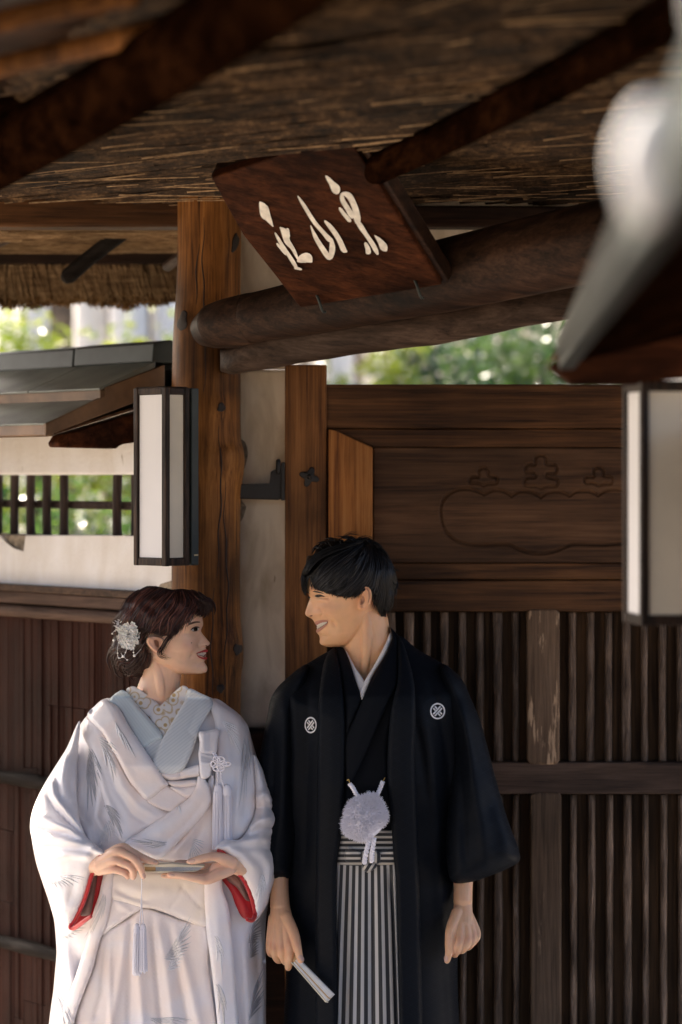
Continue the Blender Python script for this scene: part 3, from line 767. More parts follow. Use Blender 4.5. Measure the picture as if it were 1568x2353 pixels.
while s_ < SE:
    w_ = rb_.choice([.012, .016, .020, .026]); off = rb_.uniform(.047, .052)
    if rb_.random() < .28: cut = [rb_.uniform(.4, .8), rb_.uniform(.95, 1.3)]
    zs = [0.0] + cut + [z_t1 + .01]
    for a, b in zip(zs[:-1], zs[1:]):
        gbox('bark_strip', s_, s_ + w_ * .985, .02, off + rb_.uniform(-.001, .0015), a + .001, b, 'bark', .0016)
    s_ += w_
for (u, v) in ((60, 1794), (70, 2180)):
    zc_ = gsz(u, v, .075)[1]
    pts = [gpt(-.1 + i * .1, .075, zc_ + .0015 * math.sin(i * 1.3)) for i in range(20)]
    tube('bamboo_pole', pts, [.0165 + (.003 if i % 4 == 2 else 0) for i in range(20)], M['bamboo_dark'], gw, 14, 80)
# the little copper roof
def sheets(prof, mat, cuts, name='roof_sheet'):
    for a, b in zip(cuts[:-1], cuts[1:]): gprof(name, prof, a + .0012, b - .0012, mat, .0025)
gprof('ridge_cap', [(-.055, 2.165), (.055, 2.165), (.050, 2.213), (.0, 2.222), (-.05, 2.213)], 0.0, .33, 'copper_dark', .004)
gprof('ridge_cap', [(-.055, 2.163), (.055, 2.163), (.050, 2.211), (.0, 2.220), (-.05, 2.211)], .334, SE, 'copper_dark', .004)
for sg_ in (1, -1):
    sheets([(sg_ * .045, 2.168), (sg_ * .215, 2.098), (sg_ * .215, 2.092), (sg_ * .045, 2.150)], 'copper_sheet', [-.0, .30, .75, 1.2, SE])
    gprof('fascia', [(sg_ * .213, 2.094), (sg_ * .213, 2.066), (sg_ * .18, 2.062), (sg_ * .18, 2.09)], 0.0, SE, 'bronze_edge')
    sheets([(sg_ * .19, 2.078), (sg_ * .372, 2.012), (sg_ * .372, 2.006), (sg_ * .17, 2.066)], 'copper_sheet', [-.0, .55, 1.0, 1.5, SE])
    gprof('fascia', [(sg_ * .370, 2.009), (sg_ * .374, 1.982), (sg_ * .35, 1.980), (sg_ * .34, 2.010)], 0.0, SE, 'bronze_edge')
    prism('verge', [gpt(-.004, sg_ * .374, 2.010), gpt(-.004, sg_ * .374, 1.980), gpt(-.004, sg_ * .02, 2.095), gpt(-.004, sg_ * .02, 2.160), gpt(-.004, sg_ * .20, 2.10), gpt(-.004, sg_ * .20, 2.078)], GS * .012, M['bronze_edge'], gw, .002)
    prism('soffit', [gpt(0.01, sg_ * .36, 1.985), gpt(0.01, sg_ * .05, 2.07), gpt(0.01, sg_ * .05, 2.062), gpt(0.01, sg_ * .36, 1.979)], GS * (SE - .01), M['door_wood'], gw, .001)
gprof('bracket', [(.05, 2.05), (.30, 1.985), (.315, 1.965), (.31, 1.955), (.14, 1.953), (.125, 1.968), (.05, 1.972)], .03, .075, 'sign_wood', .004)

# ------------------------------------------------------------------ lanterns
def lantern(loc, rot, hgt, sx, sy, label, group):
    """box lantern: its nearest top corner at loc, turned rot about z"""
    t = empty('lantern', loc - Vector((0, 0, hgt)), label, 'lantern', group)
    Mx = Matrix.Translation(loc) @ Matrix.Rotation(rot, 4, 'Z')
    b = .0145
    def lb(name, x0, x1, y0, y1, z0, z1, mat, bev=.0025):
        P = [Mx @ Vector(q) for q in ((x0, y0, z0), (x1, y0, z0), (x1, y0, z1), (x0, y0, z1))]
        e = Mx.to_3x3() @ Vector((0, y1 - y0, 0)); return prism(name, P, e, M[mat], t, bev)
    for x in (0, sx - b):
        for y in (0, sy - b): lb('corner_post', x, x + b, y, y + b, -hgt, 0, 'lantern_frame')
    for z0, z1 in ((-.016, -.0005), (-hgt + .0005, -hgt + .018)):
        lb('frame_rail', b, sx - b, .001, b - .001, z0, z1, 'lantern_frame'); lb('frame_rail', b, sx - b, sy - b + .001, sy - .001, z0, z1, 'lantern_frame')
        lb('frame_rail', .001, b - .001, b, sy - b, z0, z1, 'lantern_frame'); lb('frame_rail', sx - b + .001, sx - .001, b, sy - b, z0, z1, 'lantern_frame')
    lb('lid', .003, sx - .003, .003, sy - .003, -.006, .002, 'lantern_frame')
    lb('floor_plate', .003, sx - .003, .003, sy - .003, -hgt + .002, -hgt + .010, 'lantern_frame')
    z0, z1 = -hgt + .019, -.017
    lb('pane', b + .001, sx - b - .001, .006, .009, z0, z1, 'paper_warm_lit', 0)
    lb('pane', b + .001, sx - b - .001, sy - .009, sy - .006, z0, z1, 'paper_pane', 0)
    lb('pane', .006, .009, b + .001, sy - b - .001, z0, z1, 'paper_pane', 0)
    lb('pane', sx - .009, sx - .006, b + .001, sy - b - .001, z0, z1, 'paper_pane', 0)
    return t, lb
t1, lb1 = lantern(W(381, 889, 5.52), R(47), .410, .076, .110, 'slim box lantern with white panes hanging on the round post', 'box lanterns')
lb1('back_plate', .084, .107, .002, .108, -.410, 0, 'copper_dark')
lb1('name_plate', .091, .103, .0005, .0018, -.388, -.3845, 'gold_plate', 0)
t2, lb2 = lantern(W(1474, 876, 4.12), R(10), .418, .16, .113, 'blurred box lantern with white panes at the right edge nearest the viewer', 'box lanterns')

# ------------------------------------------------------------------ small roof of the right-hand wall, close to the viewer
nr = empty('eave_roof', W(1500, 880, 4.0), 'dark blurred small tiled roof corner close to the viewer at upper right', 'roof')
def pr4(name, pts, ext, mat, bev=.004): return prism(name, [Vector(p) for p in pts], Vector(ext), M[mat], nr, bev)
# eave line comes towards the viewer
e0, e1 = W(1262, 815, 3.85), Vector((.150, .85, 2.085))
eside = Vector((1, .05, 0)).normalized()
def eave(name, a, b, x0, x1, z0, z1, mat, bev=.003):
    A = e0 + (e1 - e0) * a; B = e0 + (e1 - e0) * b
    return prism(name, [A + eside * x0 + Vector((0, 0, z0)), A + eside * x1 + Vector((0, 0, z0)), A + eside * x1 + Vector((0, 0, z1)), A + eside * x0 + Vector((0, 0, z1))], B - A, M[mat], nr, bev)
eave('fascia', 0, 1, .012, .03, -.004, .026, 'copper_dark')
eave('fascia', 0, 1, .016, .04, -.024, -.005, 'copper_dark')
A, B = e0, e1
def slope(name, za, zb, xa, xb, th, mat):
    P = [A + eside * xa + Vector((0, 0, za)), A + eside * xb + Vector((0, 0, zb)), B + eside * xb + Vector((0, 0, zb)), B + eside * xa + Vector((0, 0, za))]
    return prism(name, P, (0, 0, th), M[mat], nr, .003)
slope('soffit', -.012, .11, .04, .55, .012, 'rafter_wood')
slope('roof_deck', .022, .16, .018, .56, .02, 'copper_dark')
for (u, v, Y, r, h) in [(1476, 374, 1.45, .0125, .027), (1700, 0, 1.05, .012, .018)]:  # pale capsules made up for the blurred sunlit spots on the eave
    p = W(u, v, Y)
    tube('eave_bright_oval', [p + Vector((.004, 0, h)), p + Vector((-.002, 0, h * .3)), p + Vector((-.002, 0, -h * .3)), p + Vector((.002, 0, -h))], [r * .8, r, r, r * .8], M['bright_oval_white'], nr, 20, 12)
# timber below the roof that carries the lantern
wb = W(1330, 880, 4.02)
prism('bracket', [W(1315, 884, 4.02), W(1470, 884, 4.02), W(1478, 866, 4.02), W(1720, 866, 4.02), W(1720, 690, 4.02), W(1540, 700, 4.02), W(1330, 800, 4.02), W(1262, 840, 4.02)], (0, .06, 0), M['sign_wood'], nr, .006)
prism('gable_board', [W(1262, 830, 3.92), W(1330, 818, 3.92), W(1720, 640, 3.92), W(1720, 560, 3.92), W(1290, 790, 3.92)], (0, .02, 0), M['bronze_edge'], nr, .004)
rp = log('gate_post', [(1690, 450, 4.3, 90), (1690, 1200, 4.3, 92), (1690, 2000, 4.3, 94), (1690, 3400, 4.3, 96)], M['post_wood'], None, 60, 32, .03, (), 5)
tag(rp, 'round timber gate post at the far right edge behind the near lantern', 'post')

sw = empty('fill_cut_wall', (.8, 2.5, 0), 'added dark boarded wall, unseen outside the right edge, cutting the fill light', 'wall')  # unseen wall added to hold back fill light from the right
for k in range(26):
    y0 = 4.15 - k * .25; x0 = .66 + (4.15 - y0) * .07
    prism('wall_board', [(x0, y0, 0), (x0 + .017, y0 - .246, 0), (x0 + .017, y0 - .246, 1.98), (x0, y0, 1.98)], (.03, 0, 0), M['back_board'], sw, .002)

# ------------------------------------------------------------------ garden behind the gate
def leaves_geo(n, cen, rad, size, seed, shell=.55):
    r_ = np.random.RandomState(seed)
    D = r_.normal(size=(n, 3)); D /= np.linalg.norm(D, axis=1)[:, None]
    # clumps
    k = 46; cd_ = r_.normal(size=(k, 3)); cd_ /= np.linalg.norm(cd_, axis=1)[:, None]; cr = r_.uniform(shell, 1.0, k)
    ci = r_.randint(0, k, n)
    P = cd_[ci] * cr[ci][:, None] + r_.normal(0, .16, (n, 3))
    P = np.array(cen) + P * np.array(rad)
    P[:, 2] = np.maximum(P[:, 2], .05)
    A = r_.normal(size=(n, 3)); A[:, 2] *= .6; A /= np.linalg.norm(A, axis=1)[:, None]
    Bv = np.cross(A, r_.normal(size=(n, 3))); Bv /= np.linalg.norm(Bv, axis=1)[:, None]
    Nn = np.cross(A, Bv)
    L = r_.uniform(.6, 1.2, n)[:, None] * size; w_ = L * .36
    V = np.stack([P - A * L * .5, P + Bv * w_ * .5 + Nn * L * .06, P + A * L * .5, P - Bv * w_ * .5 + Nn * L * .06], 1).reshape(-1, 3)
    b_ = np.arange(n)[:, None] * 4
    Fs = np.vstack([b_ + np.array([[0, 1, 2]]), b_ + np.array([[0, 2, 3]])]).tolist()
    return V, Fs
def bush(name, label, cat, x, y, z, rx, ry, rz_, n, size, mat, seed, trunk_r=.05, group=None):
    t = empty(name, (x, y, 0), label, cat, group)
    V, Fs = leaves_geo(n, (x, y, z), (rx, ry, rz_), size, seed)
    tag(mk('crown', V, Fs, M[mat], t, False), kind='stuff')
    r_ = random.Random(seed)
    tk = tube('trunk', [(x, y, -.05), (x + .03, y, z * .4), (x - .04, y + .03, z), (x + .05, y, z + rz_ * .7)], [trunk_r, trunk_r * .8, trunk_r * .55, trunk_r * .2], M['trunk_bark'], t, 10, 20)
    for i in range(6):
        a = r_.uniform(0, 6.28); z0 = z * r_.uniform(.5, 1.0)
        tube('limb', [(x, y, z0), (x + math.cos(a) * rx * .35, y + math.sin(a) * ry * .35, z0 + rz_ * .25), (x + math.cos(a) * rx * .75, y + math.sin(a) * ry * .75, z0 + rz_ * .45)], [trunk_r * .45, trunk_r * .3, trunk_r * .12], M['trunk_bark'], tk, 6, 8)
    return t
def X_at(u, Y): return (u - 784) / F * Y
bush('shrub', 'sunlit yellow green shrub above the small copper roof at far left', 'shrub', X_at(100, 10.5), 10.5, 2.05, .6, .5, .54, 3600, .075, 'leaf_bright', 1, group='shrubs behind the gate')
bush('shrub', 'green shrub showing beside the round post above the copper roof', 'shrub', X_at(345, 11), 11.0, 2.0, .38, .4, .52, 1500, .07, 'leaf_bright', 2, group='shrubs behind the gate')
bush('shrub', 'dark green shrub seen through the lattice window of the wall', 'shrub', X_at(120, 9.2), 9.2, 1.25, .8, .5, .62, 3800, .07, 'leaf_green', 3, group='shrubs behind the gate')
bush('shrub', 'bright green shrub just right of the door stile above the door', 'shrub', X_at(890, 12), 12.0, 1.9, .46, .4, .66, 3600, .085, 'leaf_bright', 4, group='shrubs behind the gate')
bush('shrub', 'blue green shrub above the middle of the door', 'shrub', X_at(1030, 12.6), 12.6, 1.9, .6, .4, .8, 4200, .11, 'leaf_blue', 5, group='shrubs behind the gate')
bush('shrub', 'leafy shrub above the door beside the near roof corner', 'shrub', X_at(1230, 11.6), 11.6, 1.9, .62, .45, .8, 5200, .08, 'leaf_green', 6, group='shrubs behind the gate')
bush('shrub', 'added green shrub out of view beyond the left edge, dappling the sun', 'shrub', -1.80, 6.65, 1.62, .45, .32, .52, 4200, .07, 'leaf_green', 9, group='shrubs behind the gate')  # unseen shrub added to break up the sun on the robe
bush('tree', 'tall leafy tree standing behind the gate to the left', 'tree', -3.4, 15, 4.6, 1.9, 1.6, 1.7, 5000, .12, 'leaf_green', 7, .16)
bush('tree', 'tall leafy tree standing behind the gate to the right', 'tree', 2.2, 17, 4.9, 2.2, 1.8, 1.9, 6000, .12, 'leaf_green', 8, .17)
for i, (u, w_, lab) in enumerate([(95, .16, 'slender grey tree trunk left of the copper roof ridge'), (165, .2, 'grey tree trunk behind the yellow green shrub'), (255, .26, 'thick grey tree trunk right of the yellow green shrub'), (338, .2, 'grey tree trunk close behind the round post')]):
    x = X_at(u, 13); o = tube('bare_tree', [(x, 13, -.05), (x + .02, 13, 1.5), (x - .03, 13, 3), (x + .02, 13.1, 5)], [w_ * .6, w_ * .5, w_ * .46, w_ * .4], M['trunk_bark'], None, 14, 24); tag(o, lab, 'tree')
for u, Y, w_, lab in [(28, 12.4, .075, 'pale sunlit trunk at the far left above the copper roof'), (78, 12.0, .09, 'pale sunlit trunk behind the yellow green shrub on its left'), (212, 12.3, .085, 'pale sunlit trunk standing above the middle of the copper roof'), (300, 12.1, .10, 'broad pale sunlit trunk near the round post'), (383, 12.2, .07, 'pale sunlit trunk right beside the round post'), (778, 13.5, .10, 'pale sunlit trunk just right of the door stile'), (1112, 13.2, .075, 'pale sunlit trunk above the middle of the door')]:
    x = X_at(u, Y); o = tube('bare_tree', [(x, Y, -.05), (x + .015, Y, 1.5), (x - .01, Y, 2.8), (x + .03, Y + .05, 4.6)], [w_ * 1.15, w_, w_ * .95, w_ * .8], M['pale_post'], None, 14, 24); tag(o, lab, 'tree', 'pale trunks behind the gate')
hs = empty('plaster_house', (-1, 17, 0), 'bright white plastered building far behind the trees', 'house')
hn = Vector((-.9, -.436, 0)); hd = Vector((.436, -.9, 0)); hc = Vector((0.6, 19.5, 0))
prism('wall', [hc - hd * 4.5, hc + hd * 4.5, hc + hd * 4.5 + Vector((0, 0, 3.3)), hc - hd * 4.5 + Vector((0, 0, 3.3))], -hn * .2, M['house_plaster'], hs, .01)
for k in range(-4, 5):
    p = hc + hd * (k * 1.05) + hn * .003
    prism('timber_post', [p - hd * .07, p + hd * .07, p + hd * .07 + Vector((0, 0, 3.28)), p - hd * .07 + Vector((0, 0, 3.28))], hn * .02, M['wall_timber'], hs, .004)
prism('roof', [hc - hd * 5 + hn * .8 + Vector((0, 0, 3.25)), hc + hd * 5 + hn * .8 + Vector((0, 0, 3.25)), hc + hd * 5 - hn * 2 + Vector((0, 0, 4.8)), hc - hd * 5 - hn * 2 + Vector((0, 0, 4.8))], (0, 0, .15), M['copper_dark'], hs, .01)
# ================================================================== people
plain('sclera', (.75, .72, .70), .3)
plain('dark_eye', (.012, .007, .005), .2)
plain('lash', (.010, .007, .006), .6)
plain('brow_brown', (.12, .055, .03), .7)
plain('gum', (.42, .15, .12), .4)
plain('brow_black', (.025, .017, .013), .7)
plain('lip_red', (.46, .035, .035), .35)
plain('lip_rose', (.50, .215, .145), .4)
plain('mouth_dark', (.16, .045, .035), .6)
plain('teeth', (.66, .60, .50), .3)
plain('nail', (.62, .40, .33), .25)
plain('crease_shade', (.36, .17, .10), .6)  # shade inside the ear folds, put into the colour

def skin_mat(name):
    m, nt, b = new_mat(name); L = nt.links
    a = nt.nodes.new('ShaderNodeVertexColor'); a.layer_name = 'Col'
    n = nt.nodes.new('ShaderNodeTexNoise'); n.inputs['Scale'].default_value = 60; n.inputs['Detail'].default_value = 5
    tc = nt.nodes.new('ShaderNodeTexCoord'); L.new(tc.outputs['Object'], n.inputs['Vector'])
    mr = nt.nodes.new('ShaderNodeMapRange'); mr.inputs[3].default_value = .90; mr.inputs[4].default_value = 1.08; L.new(n.outputs[0], mr.inputs[0])
    mx = nt.nodes.new('ShaderNodeMixRGB'); mx.blend_type = 'MULTIPLY'; mx.inputs[0].default_value = 1
    L.new(a.outputs[0], mx.inputs[1]); L.new(mr.outputs[0], mx.inputs[2]); L.new(mx.outputs[0], b.inputs['Base Color'])
    b.inputs['Roughness'].default_value = .42; b.inputs['Specular IOR Level'].default_value = .5
    b.inputs['Subsurface Weight'].default_value = .25; b.inputs['Subsurface Radius'].default_value = (1, .35, .2); b.inputs['Subsurface Scale'].default_value = .006
skin_mat('skin')

def silk_mat(name, cols, rough=.32, bump=.2, sheen=.25):
    m, nt, b = new_mat(name); L = nt.links
    tc = nt.nodes.new('ShaderNodeTexCoord'); n = nt.nodes.new('ShaderNodeTexNoise'); n.inputs['Scale'].default_value = 7; n.inputs['Detail'].default_value = 2; n.inputs['Distortion'].default_value = .7
    L.new(tc.outputs['Object'], n.inputs['Vector'])
    r = nt.nodes.new('ShaderNodeValToRGB'); e = r.color_ramp.elements; e[0].position = .34; e[0].color = (*cols[0], 1); e[1].position = .66; e[1].color = (*cols[2], 1)
    k = e.new(.5); k.color = (*cols[1], 1)
    L.new(n.outputs[0], r.inputs[0]); L.new(r.outputs[0], b.inputs['Base Color'])
    b.inputs['Roughness'].default_value = rough; b.inputs['Sheen Weight'].default_value = sheen; b.inputs['Sheen Roughness'].default_value = .4
    w_ = nt.nodes.new('ShaderNodeTexNoise'); w_.inputs['Scale'].default_value = 38; w_.inputs['Detail'].default_value = 3; L.new(tc.outputs['Object'], w_.inputs['Vector'])
    bp = nt.nodes.new('ShaderNodeBump'); bp.inputs['Strength'].default_value = bump; bp.inputs['Distance'].default_value = .006
    L.new(w_.outputs[0], bp.inputs['Height']); L.new(bp.outputs[0], b.inputs['Normal'])
silk_mat('silk_white', [(.90, .80, .76), (.88, .84, .84), (.85, .83, .86)])
silk_mat('silk_blush', [(.88, .76, .70), (.86, .78, .75), (.83, .79, .81)])
silk_mat('silk_ivory', [(.84, .74, .62), (.85, .76, .69), (.82, .76, .75)], .42)
silk_mat('silk_red', [(.42, .008, .012), (.50, .010, .016), (.36, .006, .010)], .45)
plain('lining_brown', (.22, .12, .10), .5, var=.4, vscale=30)
plain('silver_thread', (.68, .66, .66), .38, .3)
plain('silver_dark', (.54, .53, .55), .4, .35)
plain('white_thread', (.84, .82, .82), .45)
plain('cord_white', (.80, .78, .84), .55, sheen=.3)
plain('pearl', (.88, .85, .80), .18, coat=.6)
plain('petal', (.86, .84, .79), .6, sub=.1)
plain('gold_wire', (.65, .42, .12), .3, .9)
plain('hair_brown', (.022, .0075, .005), .42, spec=.35)
plain('hair_brown_light', (.10, .032, .020), .4, spec=.4)
plain('hair_black', (.0035, .0033, .004), .42, spec=.3)
plain('hair_black_light', (.007, .007, .010), .36, spec=.45)
plain('fan_bamboo', (.55, .34, .14), .45)
plain('fan_paper', (.78, .77, .74), .6, var=.08, vscale=60)
plain('fan_cream', (.76, .68, .50), .5)
plain('fan_silver', (.52, .53, .54), .4, .3)

def uv_lines(name, base, line, kx, ky, duty, rough=.5, slant=0, axis='x', soft=.02, sheen=.2):
    """stripes across a cloth from its own UV coordinates"""
    m, nt, b = new_mat(name); L = nt.links
    uv = nt.nodes.new('ShaderNodeUVMap'); sp = nt.nodes.new('ShaderNodeSeparateXYZ'); L.new(uv.outputs[0], sp.inputs[0])
    def mth(op, a, bb):
        n = nt.nodes.new('ShaderNodeMath'); n.operation = op
        for i, x in enumerate((a, bb)):
            if isinstance(x, (int, float)): n.inputs[i].default_value = x
            else: L.new(x, n.inputs[i])
        return n.outputs[0]
    s_ = mth('ADD', mth('MULTIPLY', sp.outputs[0], kx), mth('MULTIPLY', sp.outputs[1], ky))
    f = mth('FRACT', s_, 0)
    mr = nt.nodes.new('ShaderNodeMapRange'); mr.inputs[1].default_value = duty - soft; mr.inputs[2].default_value = duty + soft; L.new(f, mr.inputs[0])
    e2 = nt.nodes.new('ShaderNodeMapRange'); e2.inputs[1].default_value = 1 - soft * 2; e2.inputs[2].default_value = 1; e2.inputs[3].default_value = 1; e2.inputs[4].default_value = 0; L.new(f, e2.inputs[0])
    fac = mth('MULTIPLY', mr.outputs[0], e2.outputs[0])
    mx = nt.nodes.new('ShaderNodeMixRGB'); mx.inputs[1].default_value = (*base, 1); mx.inputs[2].default_value = (*line, 1); L.new(fac, mx.inputs[0])
    L.new(mx.outputs[0], b.inputs['Base Color']); b.inputs['Roughness'].default_value = rough; b.inputs['Sheen Weight'].default_value = sheen
uv_lines('collar_silver', (.70, .73, .74), (.58, .62, .64), 95, 120, .55, .45, soft=.2)
uv_lines('collar_mint', (.66, .73, .74), (.60, .67, .68), 130, -100, .5, .45, soft=.2)
uv_lines('hakama_stripe', (.010, .011, .014), (.50, .48, .45), 61, 0, .50, .6, soft=.04)
uv_lines('belt_stripe', (.010, .011, .014), (.52, .48, .42), 0, 82, .52, .6, soft=.05)

def brocade(name, base, line, k, rough=.55, lw=.03):
    """dark figured silk: woven lozenges"""
    m, nt, b = new_mat(name); L = nt.links
    uv = nt.nodes.new('ShaderNodeUVMap'); sp = nt.nodes.new('ShaderNodeSeparateXYZ'); L.new(uv.outputs[0], sp.inputs[0])
    def mth(op, a, bb=0.0):
        n = nt.nodes.new('ShaderNodeMath'); n.operation = op
        for i, x in enumerate((a, bb)):
            if isinstance(x, (int, float)): n.inputs[i].default_value = x
            else: L.new(x, n.inputs[i])
        return n.outputs[0]
    x = mth('MULTIPLY', sp.outputs[0], k); y = mth('MULTIPLY', sp.outputs[1], k * 1.7)
    a = mth('ABSOLUTE', mth('SUBTRACT', mth('FRACT', mth('ADD', x, y)), .5)); c = mth('ABSOLUTE', mth('SUBTRACT', mth('FRACT', mth('SUBTRACT', x, y)), .5))
    mn = mth('MINIMUM', a, c); inner = mth('ABSOLUTE', mth('SUBTRACT', mth('MAXIMUM', mth('SUBTRACT', .5, a), mth('SUBTRACT', .5, c)), .26))
    l1 = mth('LESS_THAN', mn, lw); l2 = mth('LESS_THAN', inner, lw * .8)
    f = mth('MAXIMUM', l1, mth('MULTIPLY', l2, .55))
    mx = nt.nodes.new('ShaderNodeMixRGB'); mx.inputs[1].default_value = (*base, 1); mx.inputs[2].default_value = (*line, 1); L.new(f, mx.inputs[0])
    L.new(mx.outputs[0], b.inputs['Base Color'])
    rr = nt.nodes.new('ShaderNodeMapRange'); rr.inputs[3].default_value = rough; rr.inputs[4].default_value = rough - .18; L.new(f, rr.inputs[0]); L.new(rr.outputs[0], b.inputs['Roughness'])
    b.inputs['Specular IOR Level'].default_value = .09
brocade('haori_black', (.0046, .0060, .0088), (.0105, .0130, .0180), 27, .58, .020)
plain('kimono_black', (.0050, .0062, .0090), .62, spec=.08)
plain('black_inner', (.003, .003, .004), .8)
def floral():
    m, nt, b = new_mat('collar_floral'); L = nt.links
    uv = nt.nodes.new('ShaderNodeUVMap'); v = nt.nodes.new('ShaderNodeTexVoronoi'); v.inputs['Scale'].default_value = 46
    L.new(uv.outputs[0], v.inputs['Vector'])
    r = nt.nodes.new('ShaderNodeValToRGB'); e = r.color_ramp.elements
    e[0].position = .0; e[0].color = (.52, .36, .15, 1); e[1].position = .62; e[1].color = (.80, .77, .76, 1)
    k = e.new(.18); k.color = (.60, .44, .22, 1); k = e.new(.24); k.color = (.82, .80, .78, 1); k = e.new(.44); k.color = (.80, .76, .70, 1); k = e.new(.5); k.color = (.58, .42, .20, 1)
    L.new(v.outputs[0], r.inputs[0]); L.new(r.outputs[0], b.inputs['Base Color']); b.inputs['Roughness'].default_value = .5
floral()

# ------------------------------------------------------------------ body building blocks
def head_geo(rows, k, ox, oy, Yc, fwd, rot, eye, cheek, folds=()):
    """head from sagittal profile rows (y, xfront, xbase, xback, halfwidth mm, bump width mm) in crop pixels; fwd = +1 faces right"""
    Q = catmull(rows, 150); seg = 96
    th = np.linspace(0, 2 * math.pi, seg, endpoint=False)
    ey, ex, elat = eye
    V = []
    for (y, xf, xb0, xbk, w, bw) in Q:
        xf, xb0, xbk = [q * k for q in (xf, xb0, xbk)]
        low = np.clip((y - ey) / 300, 0, 1)
        xm = xbk + (xb0 - xbk) * (.44 - .06 * low)
        c, s_ = np.cos(th), np.sin(th)
        nf, nb = 2.25, 2.05
        cx = np.sign(c) * np.abs(c) ** (2 / np.where(c > 0, nf, nb)); sy = np.sign(s_) * np.abs(s_) ** (2 / 2.25)
        x = xm + np.where(c > 0, (xb0 - xm), (xm - xbk)) * cx
        lat = w * sy
        front = np.clip(c * 1.6, 0, 1)
        x = x + front * (xf - xb0) * np.exp(-(lat / bw) ** 2)
        # eye sockets and cheeks
        dv = (y - ey) * k
        sock = 5.2 * np.exp(-((np.abs(lat) - elat) / 13) ** 2 - (dv / 9) ** 2) * front
        ch = 3.0 * np.exp(-((np.abs(lat) - cheek[1]) / 17) ** 2 - (((y - cheek[0]) * k) / 16) ** 2) * front
        x = x - fwd * sock + fwd * ch
        u = x + ox; v = y * k + oy
        if folds:
            fs_ = fold_sum(u, np.full(seg, v), folds) * 1000 * np.clip((np.abs(lat) - 4) / 7, 0, 1)
            rx_, rl = (x - xm), lat; rn = np.hypot(rx_, rl) + 1e-6
            u = u + fs_ * rx_ / rn; lat = lat + fs_ * rl / rn
        P = WN(u, np.full(seg, v), np.full(seg, Yc)); P[:, 1] = Yc + lat / 1000.
        V.append(P)
    V = np.array(V).reshape(-1, 3)
    uc = (Q[:, 2].mean() + Q[:, 3].mean()) / 2 * k + ox
    xc = (uc - 784) / F * Yc
    ca, sa = math.cos(rot), math.sin(rot)
    dx, dy = V[:, 0] - xc, V[:, 1] - Yc
    V[:, 0] = xc + dx * ca - dy * sa; V[:, 1] = Yc + dx * sa + dy * ca
    n = len(Q); fs = []
    for i in range(n - 1):
        for j in range(seg):
            a = i * seg + j; b = i * seg + (j + 1) % seg; fs.append((a, b, b + seg, a + seg))
    fs.append(tuple(range(seg))); fs.append(tuple(range((n - 1) * seg, n * seg))[::-1])
    return V, fs

def limb(G, pts, seg=20, n=None, flat=None):
    """tapered limb: (u, v, Y, radius px)"""
    Q = catmull([(*W(u, v, Y), r / F * Y) for u, v, Y, r in pts], n or len(pts) * 7)
    V, Fs = tube_geo(Q[:, :3], Q[:, 3], seg, True, flat); G.add(V, Fs)

def remesh_body(G, voxel, paint, name, par, smooth_it=3):
    me = bpy.data.meshes.new('tmp'); V = np.vstack(G.V); me.from_pydata(V.tolist(), [], G.F); me.update()
    bm = bmesh.new(); bm.from_mesh(me); bmesh.ops.recalc_face_normals(bm, faces=bm.faces); bm.to_mesh(me); bm.free()
    o = bpy.data.objects.new('tmp', me); C.objects.link(o)
    md = o.modifiers.new('r', 'REMESH'); md.mode = 'VOXEL'; md.voxel_size = voxel
    sm = o.modifiers.new('s', 'SMOOTH'); sm.factor = .5; sm.iterations = smooth_it
    dg = bpy.context.evaluated_depsgraph_get()
    m2 = bpy.data.meshes.new_from_object(o.evaluated_get(dg)); m2.name = name
    bpy.data.objects.remove(o); bpy.data.meshes.remove(me)
    m2.polygons.foreach_set('use_smooth', [True] * len(m2.polygons))
    co = np.empty(len(m2.vertices) * 3); m2.vertices.foreach_get('co', co); co = co.reshape(-1, 3)
    U = co[:, 0] / co[:, 1] * F + 784; Vv = (CAMZ - co[:, 2]) / co[:, 1] * F + 1100
    col = paint(U, Vv, co)
    at = m2.color_attributes.new('Col', 'FLOAT_COLOR', 'POINT'); at.data.foreach_set('color', np.column_stack([col, np.ones(len(col))]).ravel())
    m2.materials.clear(); m2.materials.append(M['skin'])
    ob = bpy.data.objects.new(name, m2); C.objects.link(ob); parent(ob, par)
    return ob

def blob(U, V, u, v, a, b): return np.exp(-((U - u) / a) ** 2 - ((V - v) / b) ** 2)

